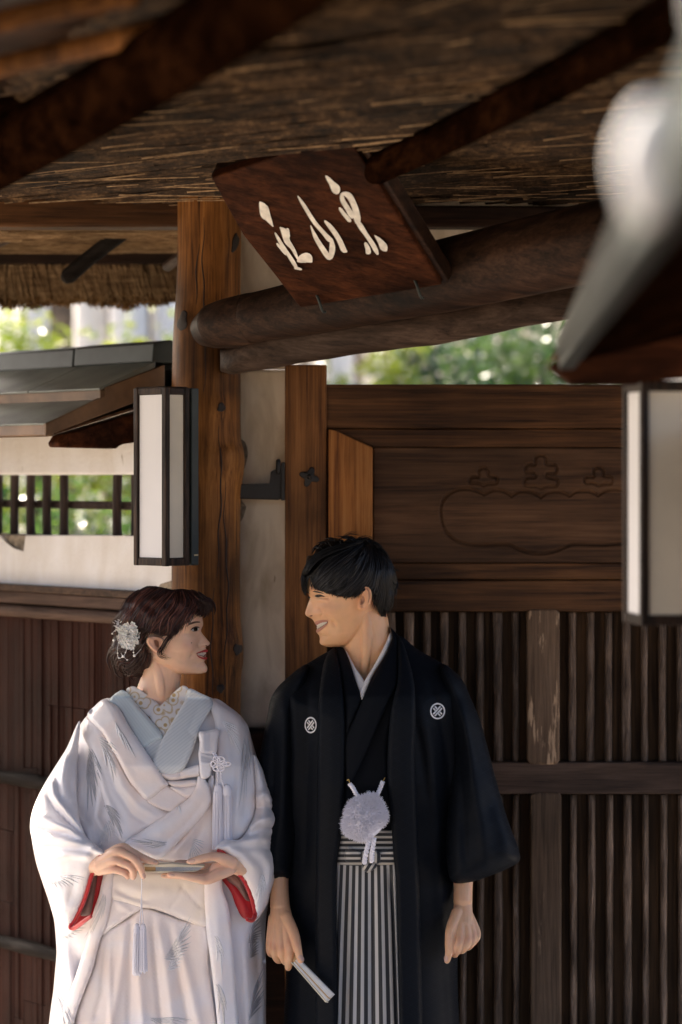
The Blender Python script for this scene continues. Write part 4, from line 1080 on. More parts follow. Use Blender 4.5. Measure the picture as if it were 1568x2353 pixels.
def strands(name, guides, n, surf, mat, par, spread=6, wave=3, rad=.0006, seed=0, npts=16, lift=.003, ends=(.75, 1.0), sides=3, flat=1.0, taper=(.5, 1, .9, .15)):
    """hair strands interpolated between guide curves (view pixels), lying on the surface depth surf(U, V)"""
    rs_ = np.random.RandomState(seed)
    Gd = [catmull(g, npts) for g in guides]; allU = []; allV = []
    for i in range(n):
        j = rs_.randint(0, len(Gd) - 1); t = rs_.rand(); q = Gd[j] * (1 - t) + Gd[j + 1] * t
        e = rs_.uniform(*ends); s0 = rs_.uniform(0, .35)
        tt = np.linspace(s0, e, npts) * (npts - 1); i0 = np.clip(tt.astype(int), 0, npts - 2); f = (tt - i0)[:, None]
        q = q[i0] * (1 - f) + q[i0 + 1] * f
        T = np.gradient(q, axis=0); T /= np.linalg.norm(T, axis=1)[:, None] + 1e-9; Nn = np.stack([-T[:, 1], T[:, 0]], 1)
        ph = rs_.rand() * 6.28; L = np.linspace(0, 1, npts)
        clump = math.sin(j * 3.1 + int(t * 4) * 1.7) * 3
        q = q + Nn * (rs_.normal(0, spread) * (.5 + .5 * L) + wave * np.sin(L * (4 + clump) + ph * .25 + j) * L)[:, None]
        allU.append(q[:, 0]); allV.append(q[:, 1])
    U = np.array(allU); V = np.array(allV)
    Y = surf(U.ravel(), V.ravel()).reshape(U.shape) - rs_.uniform(0, lift, (n, 1))
    P = WN(U, V, Y)
    T = np.gradient(P, axis=1); T /= np.linalg.norm(T, axis=2)[:, :, None] + 1e-9
    up = np.array([0, -1.0, 0]); A = np.cross(T, up); A /= np.linalg.norm(A, axis=2)[:, :, None] + 1e-9; B = np.cross(A, T)
    r = rad * rs_.uniform(.6, 1.4, (n, 1)) * np.interp(np.linspace(0, 1, npts), [0, .1, .7, 1], taper)[None]
    VV = np.stack([P + (A * math.cos(a) + B * math.sin(a) * flat) * r[:, :, None] for a in [.5 + 2 * math.pi * q / sides for q in range(sides)]], 2)
    VV = VV.reshape(-1, 3); base = (np.arange(n)[:, None] * npts + np.arange(npts - 1)[None]).ravel()[:, None] * sides
    Fs = []
    for j in range(sides):
        Fs.append(np.hstack([base + j, base + (j + 1) % sides, base + sides + (j + 1) % sides, base + sides + j]))
    o = mk(name, VV, np.vstack(Fs).tolist(), mat, par, True); tag(o, kind='stuff'); return o

def decal(name, poly, cast, off, mat, par, step=2.2, th=.003, smooth=True, dome=0):
    P = resample(poly, step, smooth)
    def dp(U, V):
        y = cast(U, V) - off
        if dome: y = y - inflate(seg_dist(U, V, P)[0], 3.0, dome)
        return y
    return relief(name, poly, dp, mat, par, back=th, step=step, smooth=smooth)

def patch(name, poly, base, off, mat, par, th=.005, folds=(), step=6, edge=7, back=.006, noise_=(0, 40), smooth=True, uvf=None):
    """a layer of cloth lying on a base depth: rounded rim, folds"""
    P = resample(poly, step, smooth)
    def dp(U, V):
        d, _, _ = seg_dist(U, V, P)
        y = base(U, V) - off - inflate(d, edge, th) - fold_sum(U, V, folds)
        if noise_[0]: y = y - noise_[0] / 1000 * nz(U, V, noise_[1], off * 900)
        return y
    o = relief(name, poly, dp, M[mat] if isinstance(mat, str) else mat, par, back=lambda U, V: base(U, V) + back, step=step, smooth=smooth)
    if uvf:
        me = o.data; co = np.empty(len(me.vertices) * 3); me.vertices.foreach_get('co', co); co = co.reshape(-1, 3)
        U = co[:, 0] / co[:, 1] * F + 784; V = (CAMZ - co[:, 2]) / co[:, 1] * F + 1100
        uv = uvf(U, V); vi = np.empty(len(me.loops), dtype=np.int32); me.loops.foreach_get('vertex_index', vi)
        me.uv_layers[0].data.foreach_set('uv', uv[vi].astype(np.float32).ravel())
    return o

def leafpoly(u, v, ang, L, w, bend=0.0):
    o = []; n = 7
    for s_ in (1, -1):
        for i in range(n) if s_ == 1 else range(n - 1, 0, -1):
            t = i / (n - 1) if s_ == 1 else i / (n - 1)
            x = t * L; y = s_ * w * math.sin(math.pi * min(1, t * .92 + .08)) ** .8 + bend * t * t * L
            o.append((u + x * math.cos(ang) - y * math.sin(ang), v + x * math.sin(ang) + y * math.cos(ang)))
    return o

def wing(par, cast, u, v, ang, L, n, fan, mat, w=3.2, bend=.15, name='embroidery', rows=2):
    """a crane's wing in thread: rows of feathers spreading from a curved arm"""
    G = Geo(); ca, sa = math.cos(ang), math.sin(ang)
    for r_ in range(rows):
        m = n - 2 * r_
        for i in range(m):
            t = i / max(1, m - 1)
            ax = u + ca * L * .36 * t * (1 - .2 * r_) - sa * L * .05 * r_; ay = v + sa * L * .36 * t * (1 - .2 * r_) + ca * L * .05 * r_
            a = ang + fan * (1 - t) * 1.0 + .05 * math.sin(i * 5)
            ll = L * (.42 + .30 * t) * (1 - .45 * r_)
            vv, ff, _ = relief_geo(leafpoly(ax, ay, a, ll, w * (1 - .15 * r_), bend), lambda U, V: cast(U, V) - .0007 - .0005 * r_, .0022, 3.2, True)
            G.add(vv, ff)
    return G.build(name, M[mat], par)

def cord(name, pts, r, mat, par, twist=26, strandn=2, n=90):
    """twisted cord"""
    Q = catmull([tuple(p) for p in pts], n); T, A, B = frames(Q); G = Geo()
    for k in range(strandn):
        ph = np.linspace(0, twist, n) + k * 2 * math.pi / strandn
        P = Q + (A * np.cos(ph)[:, None] + B * np.sin(ph)[:, None]) * r * .55
        V, Fs = tube_geo(P, np.full(n, r * .62), 7); G.add(V, Fs)
    return G.build(name, mat, par)

def tassel(name, u, v0, v1, w0, w1, Y, mat, par, n=70):
    G = Geo(); r_ = np.random.RandomState(int(u))
    for i in range(n):
        a = r_.uniform(0, 6.28); q = math.sqrt(r_.rand())
        x0, y0 = math.cos(a) * q * w0, math.sin(a) * q * w0; x1, y1 = math.cos(a) * q * w1 + r_.normal(0, .6), math.sin(a) * q * w1
        P = catmull([W(u + x0, v0, Y + y0 / 1000), W(u + (x0 + x1) / 2 + r_.normal(0, .6), (v0 + v1) / 2, Y + (y0 + y1) / 2000), W(u + x1, v1 + r_.normal(0, 2.5), Y + y1 / 1000)], 8)
        V, Fs = tube_geo(P, np.full(8, .0013), 5); G.add(V, Fs)
    return G.build(name, mat, par)
# ================================================================== the woman
YB = 5.54
wm = empty('person', W(370, 2990, 5.5), 'woman in white bridal kimono holding a closed fan in both hands', 'person')
h3 = tf(.2345, 183.8, 1286.8); c5 = tf(.3927, 46, 1562.5); c6 = tf(.3927, 46, 1930.1); ch = tf(.2931, 183.8, 1911.8)
rowsW = [(298, 850, 850, 740, 14, 30), (318, 975, 975, 630, 44, 40), (360, 1065, 1065, 540, 60, 45), (420, 1132, 1132, 480, 70, 45), (480, 1170, 1170, 445, 74, 45), (540, 1192, 1192, 430, 76, 45), (600, 1204, 1202, 425, 76, 40),
         (640, 1206, 1200, 430, 75, 34), (690, 1190, 1184, 440, 73, 12), (740, 1222, 1186, 452, 72, 9.5), (785, 1262, 1188, 470, 71, 10.5), (808, 1281, 1188, 485, 70, 12), (830, 1275, 1188, 500, 69, 14), (846, 1240, 1187, 520, 68, 13),
         (866, 1240, 1186, 545, 67, 16), (888, 1250, 1184, 575, 65, 20), (922, 1226, 1180, 620, 63, 22), (958, 1245, 1176, 680, 60, 20), (990, 1224, 1172, 740, 56, 20), (1010, 1230, 1170, 780, 53, 20), (1045, 1252, 1168, 840, 46, 19),
         (1075, 1253, 1155, 890, 38, 19), (1098, 1238, 1130, 950, 28, 20), (1112, 1190, 1090, 1020, 12, 20)]
G = Geo()
V_, F_ = head_geo(rowsW, .2345, 183.8, 1286.8, YB, 1, R(-6), (690, 1150, 31), (850, 44),
    [(h3([(1194, 790), (1181, 812), (1187, 838)]), 2.2, -2.0, 'f'), (h3([(1212, 812), (1216, 824)]), 5, 2.0, 'f'), (h3([(1172, 852), (1138, 890), (1122, 930), (1124, 955)]), 4, -2.0), (h3([(1075, 835), (1100, 838)]), 19, 3.5, 'f'), (h3([(1136, 916), (1139, 920)]), 4, -2.2, 'f'), (h3([(1085, 668), (1120, 642), (1172, 645)]), 2.4, -1.4, 'f'), (h3([(1128, 680), (1145, 680)]), 7, 1.6, 'f'), (h3([(1088, 705), (1130, 716), (1165, 708)]), 3.5, -1.0, 'f'), (h3([(1150, 990), (1190, 1000)]), 9, -1.2, 'f'), (h3([(1080, 628), (1150, 612)]), 8, 1.5, 'f')]); G.add(V_, F_)
def L3(pts): return [(x * .2345 + 183.8, y * .2345 + 1286.8, Y, r) for x, y, Y, r in pts]
# neck and shoulders
limb(G, L3([(770, 900, YB + .005, 44), (800, 1060, YB, 46), (795, 1160, YB, 45), (775, 1260, YB + .004, 49), (770, 1360, YB + .012, 62)]), 32, 30)
limb(G, L3([(720, 960, YB - .036, 9), (770, 1100, YB - .040, 11), (790, 1250, YB - .044, 10), (800, 1350, YB - .036, 9)]), 14, 20)   # neck tendon
limb(G, [(250, 1680, YB + .03, 45), (370, 1650, YB + .02, 62), (490, 1680, YB + .03, 45)], 24, 20)
limb(G, [(370, 1660, YB + .02, 70), (375, 1780, YB + .01, 90), (378, 1950, YB + .02, 88), (378, 2200, YB + .02, 100), (370, 2500, YB + .02, 90)], 24, 30)
# arms
limb(G, [(215, 1710, YB + .02, 42), (170, 1840, YB, 38), (150, 1900, YB - .06, 34), (190, 1985, 5.37, 27), (222, 1988, 5.315, 21)], 18, 30)
limb(G, [(520, 1710, YB + .02, 42), (565, 1840, YB, 38), (590, 1930, YB - .07, 34), (560, 1985, 5.37, 27), (535, 1982, 5.325, 20)], 18, 30)
def LH(pts): return [(x * .2931 + 183.8, y * .2931 + 1911.8, Y, r) for x, y, Y, r in pts]
# her right hand (left in the picture): fingers closed over the fan
limb(G, LH([(60, 275, 5.33, 20), (150, 250, 5.300, 19), (210, 235, 5.288, 18)]), 16)
limb(G, LH([(150, 225, 5.295, 13), (320, 122, 5.272, 10.5), (400, 150, 5.268, 9), (475, 192, 5.266, 8.6), (545, 224, 5.272, 7.8), (598, 238, 5.278, 6.4)]), 16)
limb(G, LH([(150, 245, 5.290, 14), (285, 155, 5.262, 11), (370, 180, 5.254, 9.4), (438, 220, 5.248, 9.6), (478, 288, 5.250, 8.2), (498, 348, 5.258, 6.6)]), 16)
limb(G, LH([(150, 270, 5.290, 14), (270, 222, 5.262, 11), (350, 250, 5.256, 9), (408, 282, 5.252, 9), (420, 328, 5.258, 8), (418, 356, 5.268, 6.6)]), 16)
limb(G, LH([(150, 300, 5.295, 13), (255, 290, 5.270, 10.5), (320, 308, 5.264, 8.4), (362, 326, 5.262, 8.2), (375, 352, 5.272, 6.6)]), 16)
limb(G, LH([(150, 260, 5.315, 13), (300, 240, 5.315, 11), (430, 262, 5.308, 8), (520, 262, 5.306, 6.5)]), 16)
# her left hand (right in the picture): palm up under the fan, thumb on top
limb(G, LH([(1290, 245, 5.36, 21), (1205, 245, 5.325, 20), (1140, 262, 5.308, 20), (1070, 300, 5.300, 18)]), 16)
limb(G, LH([(1180, 290, 5.302, 15), (1080, 335, 5.284, 14), (990, 374, 5.276, 11.5), (900, 362, 5.272, 9.2), (820, 345, 5.271, 8.6), (740, 335, 5.272, 7.6), (702, 334, 5.273, 6)]), 16)
limb(G, LH([(1180, 285, 5.318, 14), (1000, 350, 5.298, 11), (840, 345, 5.295, 8.6), (720, 342, 5.294, 7.4), (655, 343, 5.294, 5.8)]), 16)
limb(G, LH([(1180, 270, 5.330, 14), (1000, 325, 5.318, 11), (860, 322, 5.316, 8.6), (740, 322, 5.314, 6.8)]), 16)
limb(G, LH([(1180, 255, 5.340, 13), (1020, 275, 5.338, 10), (900, 252, 5.336, 8), (800, 240, 5.333, 6.8), (760, 240, 5.331, 5.6)]), 16)
limb(G, LH([(1195, 245, 5.300, 16), (1110, 205, 5.282, 13), (1040, 192, 5.272, 10.5), (945, 212, 5.266, 9.4), (890, 226, 5.267, 8), (856, 232, 5.268, 6.2)]), 16)
# ear
earW = h3([(652, 790), (664, 760), (696, 742), (745, 744), (800, 758), (830, 788), (828, 835), (812, 880), (790, 912), (760, 916), (722, 892), (685, 858), (658, 815)])
def earf(poly, cu, cv, Y0, tilt, hel, anti, con):
    P = resample(poly, 2.5)
    def f(U, V):
        d, _, _ = seg_dist(U, V, P)
        return Y0 - inflate(d, 3, .004) - .004 * np.exp(-((d - 4) / 3.2) ** 2) - tilt * (U - cu) - fold_sum(U, V, [(anti, 5, 4.5, 'f')]) + .008 * blob(U, V, con[0], con[1], con[2], con[3])
    return f
v_, f_, _ = relief_geo(earW, earf(earW, 356, 1478, YB - .080, -.00035, None, h3([(690, 770), (720, 800), (735, 850), (760, 880)]), (*h3([(762, 815)])[0], 7, 10)), .016, 2.2); G.add(v_, f_)
def paintW(U, V, co):
    base = np.array([.86, .55, .375]); col = np.tile(base, (len(U), 1))
    def mixc(k, c): 
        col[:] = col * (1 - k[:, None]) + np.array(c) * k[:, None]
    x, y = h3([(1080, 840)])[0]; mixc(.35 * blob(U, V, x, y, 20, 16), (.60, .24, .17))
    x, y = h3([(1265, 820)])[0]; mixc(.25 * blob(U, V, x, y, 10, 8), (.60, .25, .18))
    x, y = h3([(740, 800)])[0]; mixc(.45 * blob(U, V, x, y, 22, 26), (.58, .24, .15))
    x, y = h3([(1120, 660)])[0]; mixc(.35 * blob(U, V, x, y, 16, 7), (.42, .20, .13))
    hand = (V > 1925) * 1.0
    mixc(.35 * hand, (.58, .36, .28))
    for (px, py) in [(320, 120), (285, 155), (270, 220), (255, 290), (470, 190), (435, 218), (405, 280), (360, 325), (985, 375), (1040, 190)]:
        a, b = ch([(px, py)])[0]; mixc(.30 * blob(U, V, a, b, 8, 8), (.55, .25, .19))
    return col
bw = remesh_body(G, .0016, paintW, 'body', wm, 2)
cw = caster(bvh_of(bw), YB - .06)
# face details
decal('eyebrow', h3([(1062, 640), (1085, 616), (1125, 602), (1168, 602), (1182, 612), (1135, 618), (1095, 630)]), cw, .0004, M['brow_brown'], bw, 1.6, .002)
decal('eye_white', h3([(1094, 688), (1115, 668), (1140, 660), (1160, 668), (1164, 684), (1140, 696), (1112, 698)]), cw, .0003, M['sclera'], bw, 1.5, .002)
decal('iris', h3([(1118, 692), (1116, 670), (1135, 658), (1152, 664), (1156, 684), (1140, 697)]), cw, .0008, M['dark_eye'], bw, 1.5, .002)
decal('eyelash', h3([(1082, 690), (1100, 668), (1128, 652), (1158, 652), (1176, 664), (1158, 664), (1130, 664), (1106, 680)]), cw, .0012, M['lash'], bw, 1.4, .002)
decal('eyelash', h3([(1094, 690), (1120, 701), (1150, 697), (1164, 688), (1150, 692), (1120, 695)]), cw, .0006, M['brow_brown'], bw, 1.4, .002)
decal('mouth', h3([(1146, 918), (1175, 908), (1232, 900), (1240, 910), (1234, 955), (1205, 946), (1170, 935)]), cw, .0002, M['mouth_dark'], bw, 1.6, .002)
for i in range(5):
    t0, t1 = 1154 + i * 16.5, 1169 + i * 16.5
    top = lambda x: 918 - (x - 1150) * .19; bot = lambda x: 925 + (x - 1150) * .24 if x < 1205 else 938 - (x - 1205) * .1
    decal('tooth', h3([(t0, top(t0)), (t1, top(t1)), (t1 - 1, bot(t1)), ((t0 + t1) / 2, bot(t0) + 3), (t0 + 1, bot(t0))]), cw, .0008, M['teeth'], bw, 1.5, .002, dome=.0006)
decal('upper_lip', h3([(1136, 916), (1165, 902), (1205, 886), (1240, 876), (1256, 888), (1244, 903), (1195, 905), (1160, 913)]), cw, .0010, M['lip_red'], bw, 1.6, .002, dome=.0015)
decal('lower_lip', h3([(1142, 924), (1165, 940), (1205, 954), (1242, 952), (1248, 965), (1233, 976), (1195, 968), (1160, 950)]), cw, .0010, M['lip_red'], bw, 1.6, .002, dome=.0018)
decal('nostril', h3([(1228, 838), (1240, 834), (1250, 840), (1238, 846)]), cw, .0003, M['mouth_dark'], bw, 1.4, .002)
decal('mole', ellipse(*h3([(1094, 812)])[0], 1.3, 1.3, 8), cw, .0003, M['brow_brown'], bw, 1.0, .002)
decal('ear_hollow_shade', h3([(728, 790), (750, 785), (770, 800), (775, 840), (765, 858), (745, 845), (732, 820)]), cw, .0002, M['crease_shade'], bw, 1.8, .002)
for q in [[(572, 236), (590, 226), (606, 232), (604, 244), (588, 246)], [(490, 330), (506, 322), (514, 345), (508, 366), (496, 358)], [(848, 228), (870, 214), (902, 216), (900, 236), (872, 243)], [(694, 333), (712, 326), (744, 338), (742, 348), (712, 346)], [(642, 345), (655, 338), (670, 343), (662, 350)]]:
    decal('nail', ch(q), cw, .0004, M['nail'], bw, 1.6, .002)

# hair: a solid mass and strands on it
hairW = h3([(1240, 400), (1180, 340), (1100, 302), (1000, 282), (900, 290), (800, 266), (700, 256), (620, 282), (540, 330), (470, 390), (425, 450), (400, 520), (370, 570), (345, 650), (330, 740), (318, 800), (310, 860), (335, 900), (345, 960), (370, 1020), (420, 1066), (500, 1084), (560, 1100), (608, 1128), (640, 1080), (668, 1000), (660, 930), (640, 860), (625, 790), (635, 728), (700, 716), (790, 745), (840, 742), (890, 745), (940, 728), (985, 660), (1012, 580), (1040, 500), (1062, 455), (1120, 440), (1180, 462), (1215, 500), (1250, 470), (1262, 430)])
def ell(U, V, cx, cy, a, b, w): return w * np.sqrt(np.maximum(0, 1 - ((U - cx) / a) ** 2 - ((V - cy) / b) ** 2))
def hsW(U, V):
    x0, y0 = h3([(800, 640)])[0]; x1, y1 = h3([(500, 880)])[0]
    lat = np.maximum(ell(U, V, x0, y0, 118, 108, .0885), ell(U, V, x1, y1, 52, 62, .060))
    return np.maximum(lat, .010)
def hsurfW(U, V): return YB - hsW(U, V) - .003 * nz(U, V, 10, 3)
hair_w = relief('hair', hairW, hsurfW, M['hair_brown'], wm, back=lambda U, V: YB + hsW(U, V), step=4)
gW = [h3(g) for g in [[(1150, 330), (1230, 390), (1266, 430), (1240, 490)], [(1100, 310), (1190, 390), (1225, 470), (1215, 560)], [(1080, 305), (1130, 380), (1130, 450), (1080, 530)], [(1050, 300), (1100, 400), (1060, 500), (1000, 600), (950, 720)], [(1000, 290), (1020, 420), (960, 560), (900, 680), (830, 740)],
      [(950, 290), (900, 420), (820, 540), (740, 640), (680, 715)], [(900, 285), (800, 400), (700, 520), (620, 640), (560, 760)], [(800, 270), (680, 360), (580, 480), (510, 620), (470, 760)], [(700, 260), (570, 340), (480, 460), (430, 600), (400, 760)], [(600, 290), (480, 390), (420, 520), (370, 640), (350, 800)]]]
gW2 = [h3(g) for g in [[(640, 640), (540, 760), (430, 830), (335, 850), (322, 930)], [(640, 740), (560, 860), (450, 940), (360, 960), (400, 1050)], [(650, 860), (600, 960), (520, 1030), (430, 1050), (500, 1085)], [(660, 930), (650, 1020), (610, 1080), (560, 1090), (600, 1130)], [(560, 700), (470, 720), (400, 790), (420, 880), (500, 900)]]]
strands('hair_strands', gW, 1900, hsurfW, M['hair_brown'], hair_w, 4.5, 5, .0005, 1)
strands('hair_strands', gW, 420, hsurfW, M['hair_brown_light'], hair_w, 5, 5, .00055, 2, lift=.005)
strands('hair_strands', gW2, 800, hsurfW, M['hair_brown'], hair_w, 7, 7, .0007, 3, lift=.008)
strands('hair_strands', gW2, 220, hsurfW, M['hair_brown_light'], hair_w, 9, 8, .00055, 4, lift=.010)
strands('hair_lock', gW, 260, hsurfW, M['hair_brown'], hair_w, 6, 10, .0022, 41, 22, .004, (.8, 1.04), 7, .6, (.5, 1, .85, .06))
strands('hair_lock', gW, 60, hsurfW, M['hair_brown_light'], hair_w, 6, 10, .0015, 42, 22, .006, (.7, 1.0), 7, .6, (.3, 1, .85, .06))
strands('hair_lock', gW2, 130, hsurfW, M['hair_brown'], hair_w, 9, 9, .0026, 43, 22, .010, (.7, 1.08), 7, .7, (.5, 1, .85, .06))
loose = [h3(g) for g in [[(1000, 590), (985, 670), (940, 725), (880, 770), (830, 840), (800, 905), (815, 950), (880, 985)], [(985, 640), (960, 700), (900, 745), (850, 800), (815, 870), (790, 915), (840, 930), (905, 925)]]]
fsW = lambda U, V: np.minimum(cw(U, V), hsurfW(U, V)) - .004
strands('loose_lock', loose, 34, fsW, M['hair_brown'], hair_w, 3.2, 3, .0006, 5, 22, .003, (.55, 1))
bang = [h3(g) for g in [[(1120, 420), (1150, 480), (1120, 530), (1060, 550)], [(1150, 400), (1240, 440), (1262, 500), (1215, 560)], [(1160, 380), (1262, 410), (1268, 470), (1235, 540)]]]
strands('loose_lock', bang, 110, lambda U, V: np.full(U.shape, YB - .035), M['hair_brown'], hair_w, 3, 2.5, .0006, 6, 16, .03, (.7, 1))

# hair ornament: cloth flower, pearls on silver wires
G2 = Geo(); r2 = np.random.RandomState(4)
fc = np.array(W(*h3([(478, 742)])[0], YB - .082))
for i in range(46):
    a = i * 2.4; rr = .0195 * math.sqrt((i + .5) / 46); el = .010 * (1 - (rr / .0195) ** 2)
    p = fc + np.array([math.cos(a) * rr, -el - .002, math.sin(a) * rr * 1.25])
    d = np.array([math.cos(a) * .8, -.5 + r2.normal(0, .25), math.sin(a) * .8 + r2.normal(0, .2)]); d /= np.linalg.norm(d)
    s_ = np.cross(d, [0.1, -1, .2]); s_ /= np.linalg.norm(s_); n_ = np.cross(s_, d); L = r2.uniform(.007, .011)
    pts = [p, p + d * L * .4 + s_ * L * .55 + n_ * .001, p + d * L + s_ * L * .45 - n_ * .002, p + d * L * 1.15 + n_ * .001, p + d * L - s_ * L * .45 - n_ * .002, p + d * L * .4 - s_ * L * .55 + n_ * .001, p + d * L * .5 - n_ * .002]
    G2.add(pts, [(0, 1, 6), (1, 2, 6), (2, 3, 6), (3, 4, 6), (4, 5, 6), (5, 0, 6)])
for i in range(26):
    p = fc + np.array([r2.normal(0, .005), -.010 + r2.normal(0, .002), r2.normal(0, .006)]); d = np.array([r2.normal(0, .6), -.8, r2.normal(0, .6)]); d /= np.linalg.norm(d)
    s_ = np.cross(d, r2.normal(size=3)); s_ /= np.linalg.norm(s_); n_ = np.cross(s_, d); L = r2.uniform(.006, .009)
    pts = [p, p + d * L * .4 + s_ * L * .55 + n_ * .001, p + d * L + s_ * L * .45 - n_ * .002, p + d * L * 1.15 + n_ * .001, p + d * L - s_ * L * .45 - n_ * .002, p + d * L * .4 - s_ * L * .55 + n_ * .001, p + d * L * .5 - n_ * .002]
    G2.add(pts, [(0, 1, 6), (1, 2, 6), (2, 3, 6), (3, 4, 6), (4, 5, 6), (5, 0, 6)])
fl = G2.build('hair_flower', M['petal'], wm, False)
def ball(c, r):
    bm = bmesh.new(); bmesh.ops.create_icosphere(bm, subdivisions=2, radius=r); V = [tuple(Vector(c) + v.co) for v in bm.verts]; Fs = [tuple(v.index for v in f.verts) for f in bm.faces]; bm.free(); return V, Fs
for (x, y, r) in [(575, 628, 2.6), (600, 655, 3), (622, 632, 3), (622, 672, 2.6), (645, 658, 3.4), (590, 660, 2), (332, 786, 3), (380, 742, 2.5), (580, 770, 3), (622, 812, 3), (414, 858, 3), (425, 945, 3.4), (535, 937, 3.6), (612, 855, 2), (372, 912, 2), (405, 905, 2), (527, 905, 2), (465, 978, 2), (383, 958, 2), (660, 800, 2), (670, 712, 1.8), (318, 722, 2), (345, 695, 1.6), (448, 905, 1.8)]:
    V_, F_ = ball(W(*h3([(x, y)])[0], YB - .078 + (.018 if x < 420 else 0)), r / 1000); mk('pearl', V_, F_, M['pearl'], fl)
for wr in [[(318, 722), (345, 690), (400, 690)], [(385, 800), (370, 860), (372, 930), (383, 962), (425, 950)], [(415, 830), (403, 900), (425, 945), (465, 978)], [(450, 830), (455, 890), (440, 925), (425, 945)], [(525, 830), (527, 900), (535, 937), (575, 900), (612, 855), (625, 812)], [(580, 720), (625, 703), (670, 712), (680, 750), (660, 800), (622, 812)], [(360, 740), (375, 790), (400, 800)], [(560, 700), (575, 630)], [(570, 720), (610, 690), (645, 658)]]:
    tube('wire', [W(*p, YB - .078 + (.016 if p[0] < 282 else 0)) for p in h3(wr)], .00055, M['silver_thread'], fl, 5, 20)
G2 = Geo()
for i in range(40):
    a = r2.uniform(0, 6.28); q = h3([(378 + r2.normal(0, 18), 665 + r2.normal(0, 36))])[0]; p = np.array(W(*q, YB - .066)); d = r2.normal(size=3); d[1] = -abs(d[1]); d /= np.linalg.norm(d)
    V_, F_ = prisms_geo(np.array([p]), np.array([d]), np.array([.006]), np.array([.0012])); G2.add(V_, F_)
G2.build('silver_spray', M['silver_thread'], fl, False)

def K14(fl): return [(f[0], f[1] * .9, f[2] * 1.45, *f[3:]) for f in fl]
# ------------------------------------------------------------------ her clothes
silW = [(250, 1603), (205, 1640), (185, 1665), (165, 1710), (142, 1756), (116, 1800), (98, 1828), (80, 1872), (72, 1905), (76, 1945), (84, 1985), (97, 2025), (112, 2070), (124, 2112), (128, 2150), (130, 2190), (127, 2230), (123, 2275), (118, 2310), (112, 2360), (96, 2600), (84, 2960), (640, 2960), (625, 2600), (612, 2353), (612, 2250), (610, 2150), (613, 2100), (622, 2050), (630, 2000), (632, 1970), (630, 1940), (636, 1920), (640, 1900), (632, 1865), (618, 1818), (604, 1782), (590, 1738), (576, 1690), (560, 1652), (530, 1626), (490, 1606)]
silP = resample(silW, 14)
def TW(U, V):
    d, _, _ = seg_dist(U, V, silP)
    s_ = np.interp(V, [1590, 1660, 1760, 1950, 2050, 2200, 2960], [.42, .62, .92, 1.0, .96, .86, .95])
    return 5.53 - inflate(d, 150, .135) * s_ - .018 * blob(U, V, 380, 1960, 120, 110)
robeP = [p for p in silW]
robeP[0:1] = [(400, 1700), (330, 1660), (252, 1604)]
robeP[-1:] = [(488, 1606), (440, 1660)]
foldsR = K14([([(165, 1730), (150, 1830), (200, 1900), (215, 1960)], 10, 9), ([(215, 1690), (232, 1800), (220, 1880), (250, 1930)], 12, 10), ([(190, 1700), (200, 1800), (195, 1900)], 9, -8), ([(150, 2150), (165, 2250), (150, 2353), (140, 2600)], 10, 12), ([(180, 2170), (190, 2260), (176, 2353), (160, 2700)], 9, -10), ([(560, 2150), (570, 2300), (575, 2600)], 14, 10), ([(590, 2130), (596, 2300), (600, 2700)], 8, -8),
          ([(585, 1700), (560, 1800), (575, 1870)], 10, 8), ([(560, 1680), (545, 1800)], 8, -7), ([(600, 1790), (612, 1850)], 9, 8)])
robe = relief('outer_robe', robeP, lambda U, V: TW(U, V) - fold_sum(U, V, foldsR) - .003 * nz(U, V, 33, 2), M['silk_white'], wm, back=lambda U, V: 5.53 + inflate(seg_dist(U, V, silP)[0], 120, .09), step=6.5)

# collars from the neck outwards
def cone(off):   # collar depth: leans back towards the neck
    return lambda U, V: TW(U, V) - off + .0 * U
patch('under_collar', c5([(622, 62), (655, 36), (690, 48), (822, 150), (800, 200), (762, 218), (700, 165)]), TW, .016, 'collar_floral', wm, .004, step=4, edge=5)
patch('under_collar', c5([(948, 34), (990, 58), (965, 140), (845, 332), (815, 290), (762, 216), (822, 150)]), TW, .020, 'collar_floral', wm, .004, step=4, edge=5)
patch('inner_collar', c5([(522, 120), (590, 60), (632, 76), (700, 162), (765, 232), (838, 326), (780, 360), (718, 392), (640, 270), (575, 160)]), TW, .026, 'collar_mint', wm, .006, [(c5([(600, 75), (700, 190), (810, 335)]), 5, 1.5)], step=4.5)
patch('chest_panel', c5([(718, 336), (848, 330), (830, 430), (780, 500), (722, 400)]), TW, .022, 'collar_silver', wm, .003, step=5, edge=4)
patch('inner_collar', c5([(988, 52), (1060, 78), (1124, 112), (1128, 150), (1060, 270), (1010, 420), (945, 540), (850, 555), (775, 490), (842, 332), (960, 130)]), TW, .030, 'collar_silver', wm, .007, [(c5([(1060, 130), (980, 300), (1030, 340)]), 3, -2), (c5([(1030, 340), (940, 530)]), 4, 2)], step=4.5)
for q in ([(815, 548), (880, 540), (935, 530), (990, 510), (1046, 496), (1052, 555), (1000, 570), (940, 582), (870, 585)], [(862, 592), (940, 590), (1030, 586), (1040, 612), (960, 630), (890, 620)], [(880, 625), (960, 628), (1035, 612), (1042, 650), (980, 692), (930, 665)]):
    patch('sash', c5(q), TW, .030, 'silk_white', wm, .008, [(c5([(830, 560), (930, 555), (1040, 520)]), 2.5, -2), (c5([(930, 525), (945, 585)]), 3, -4)], step=3.5, edge=8, noise_=(1.2, 7))
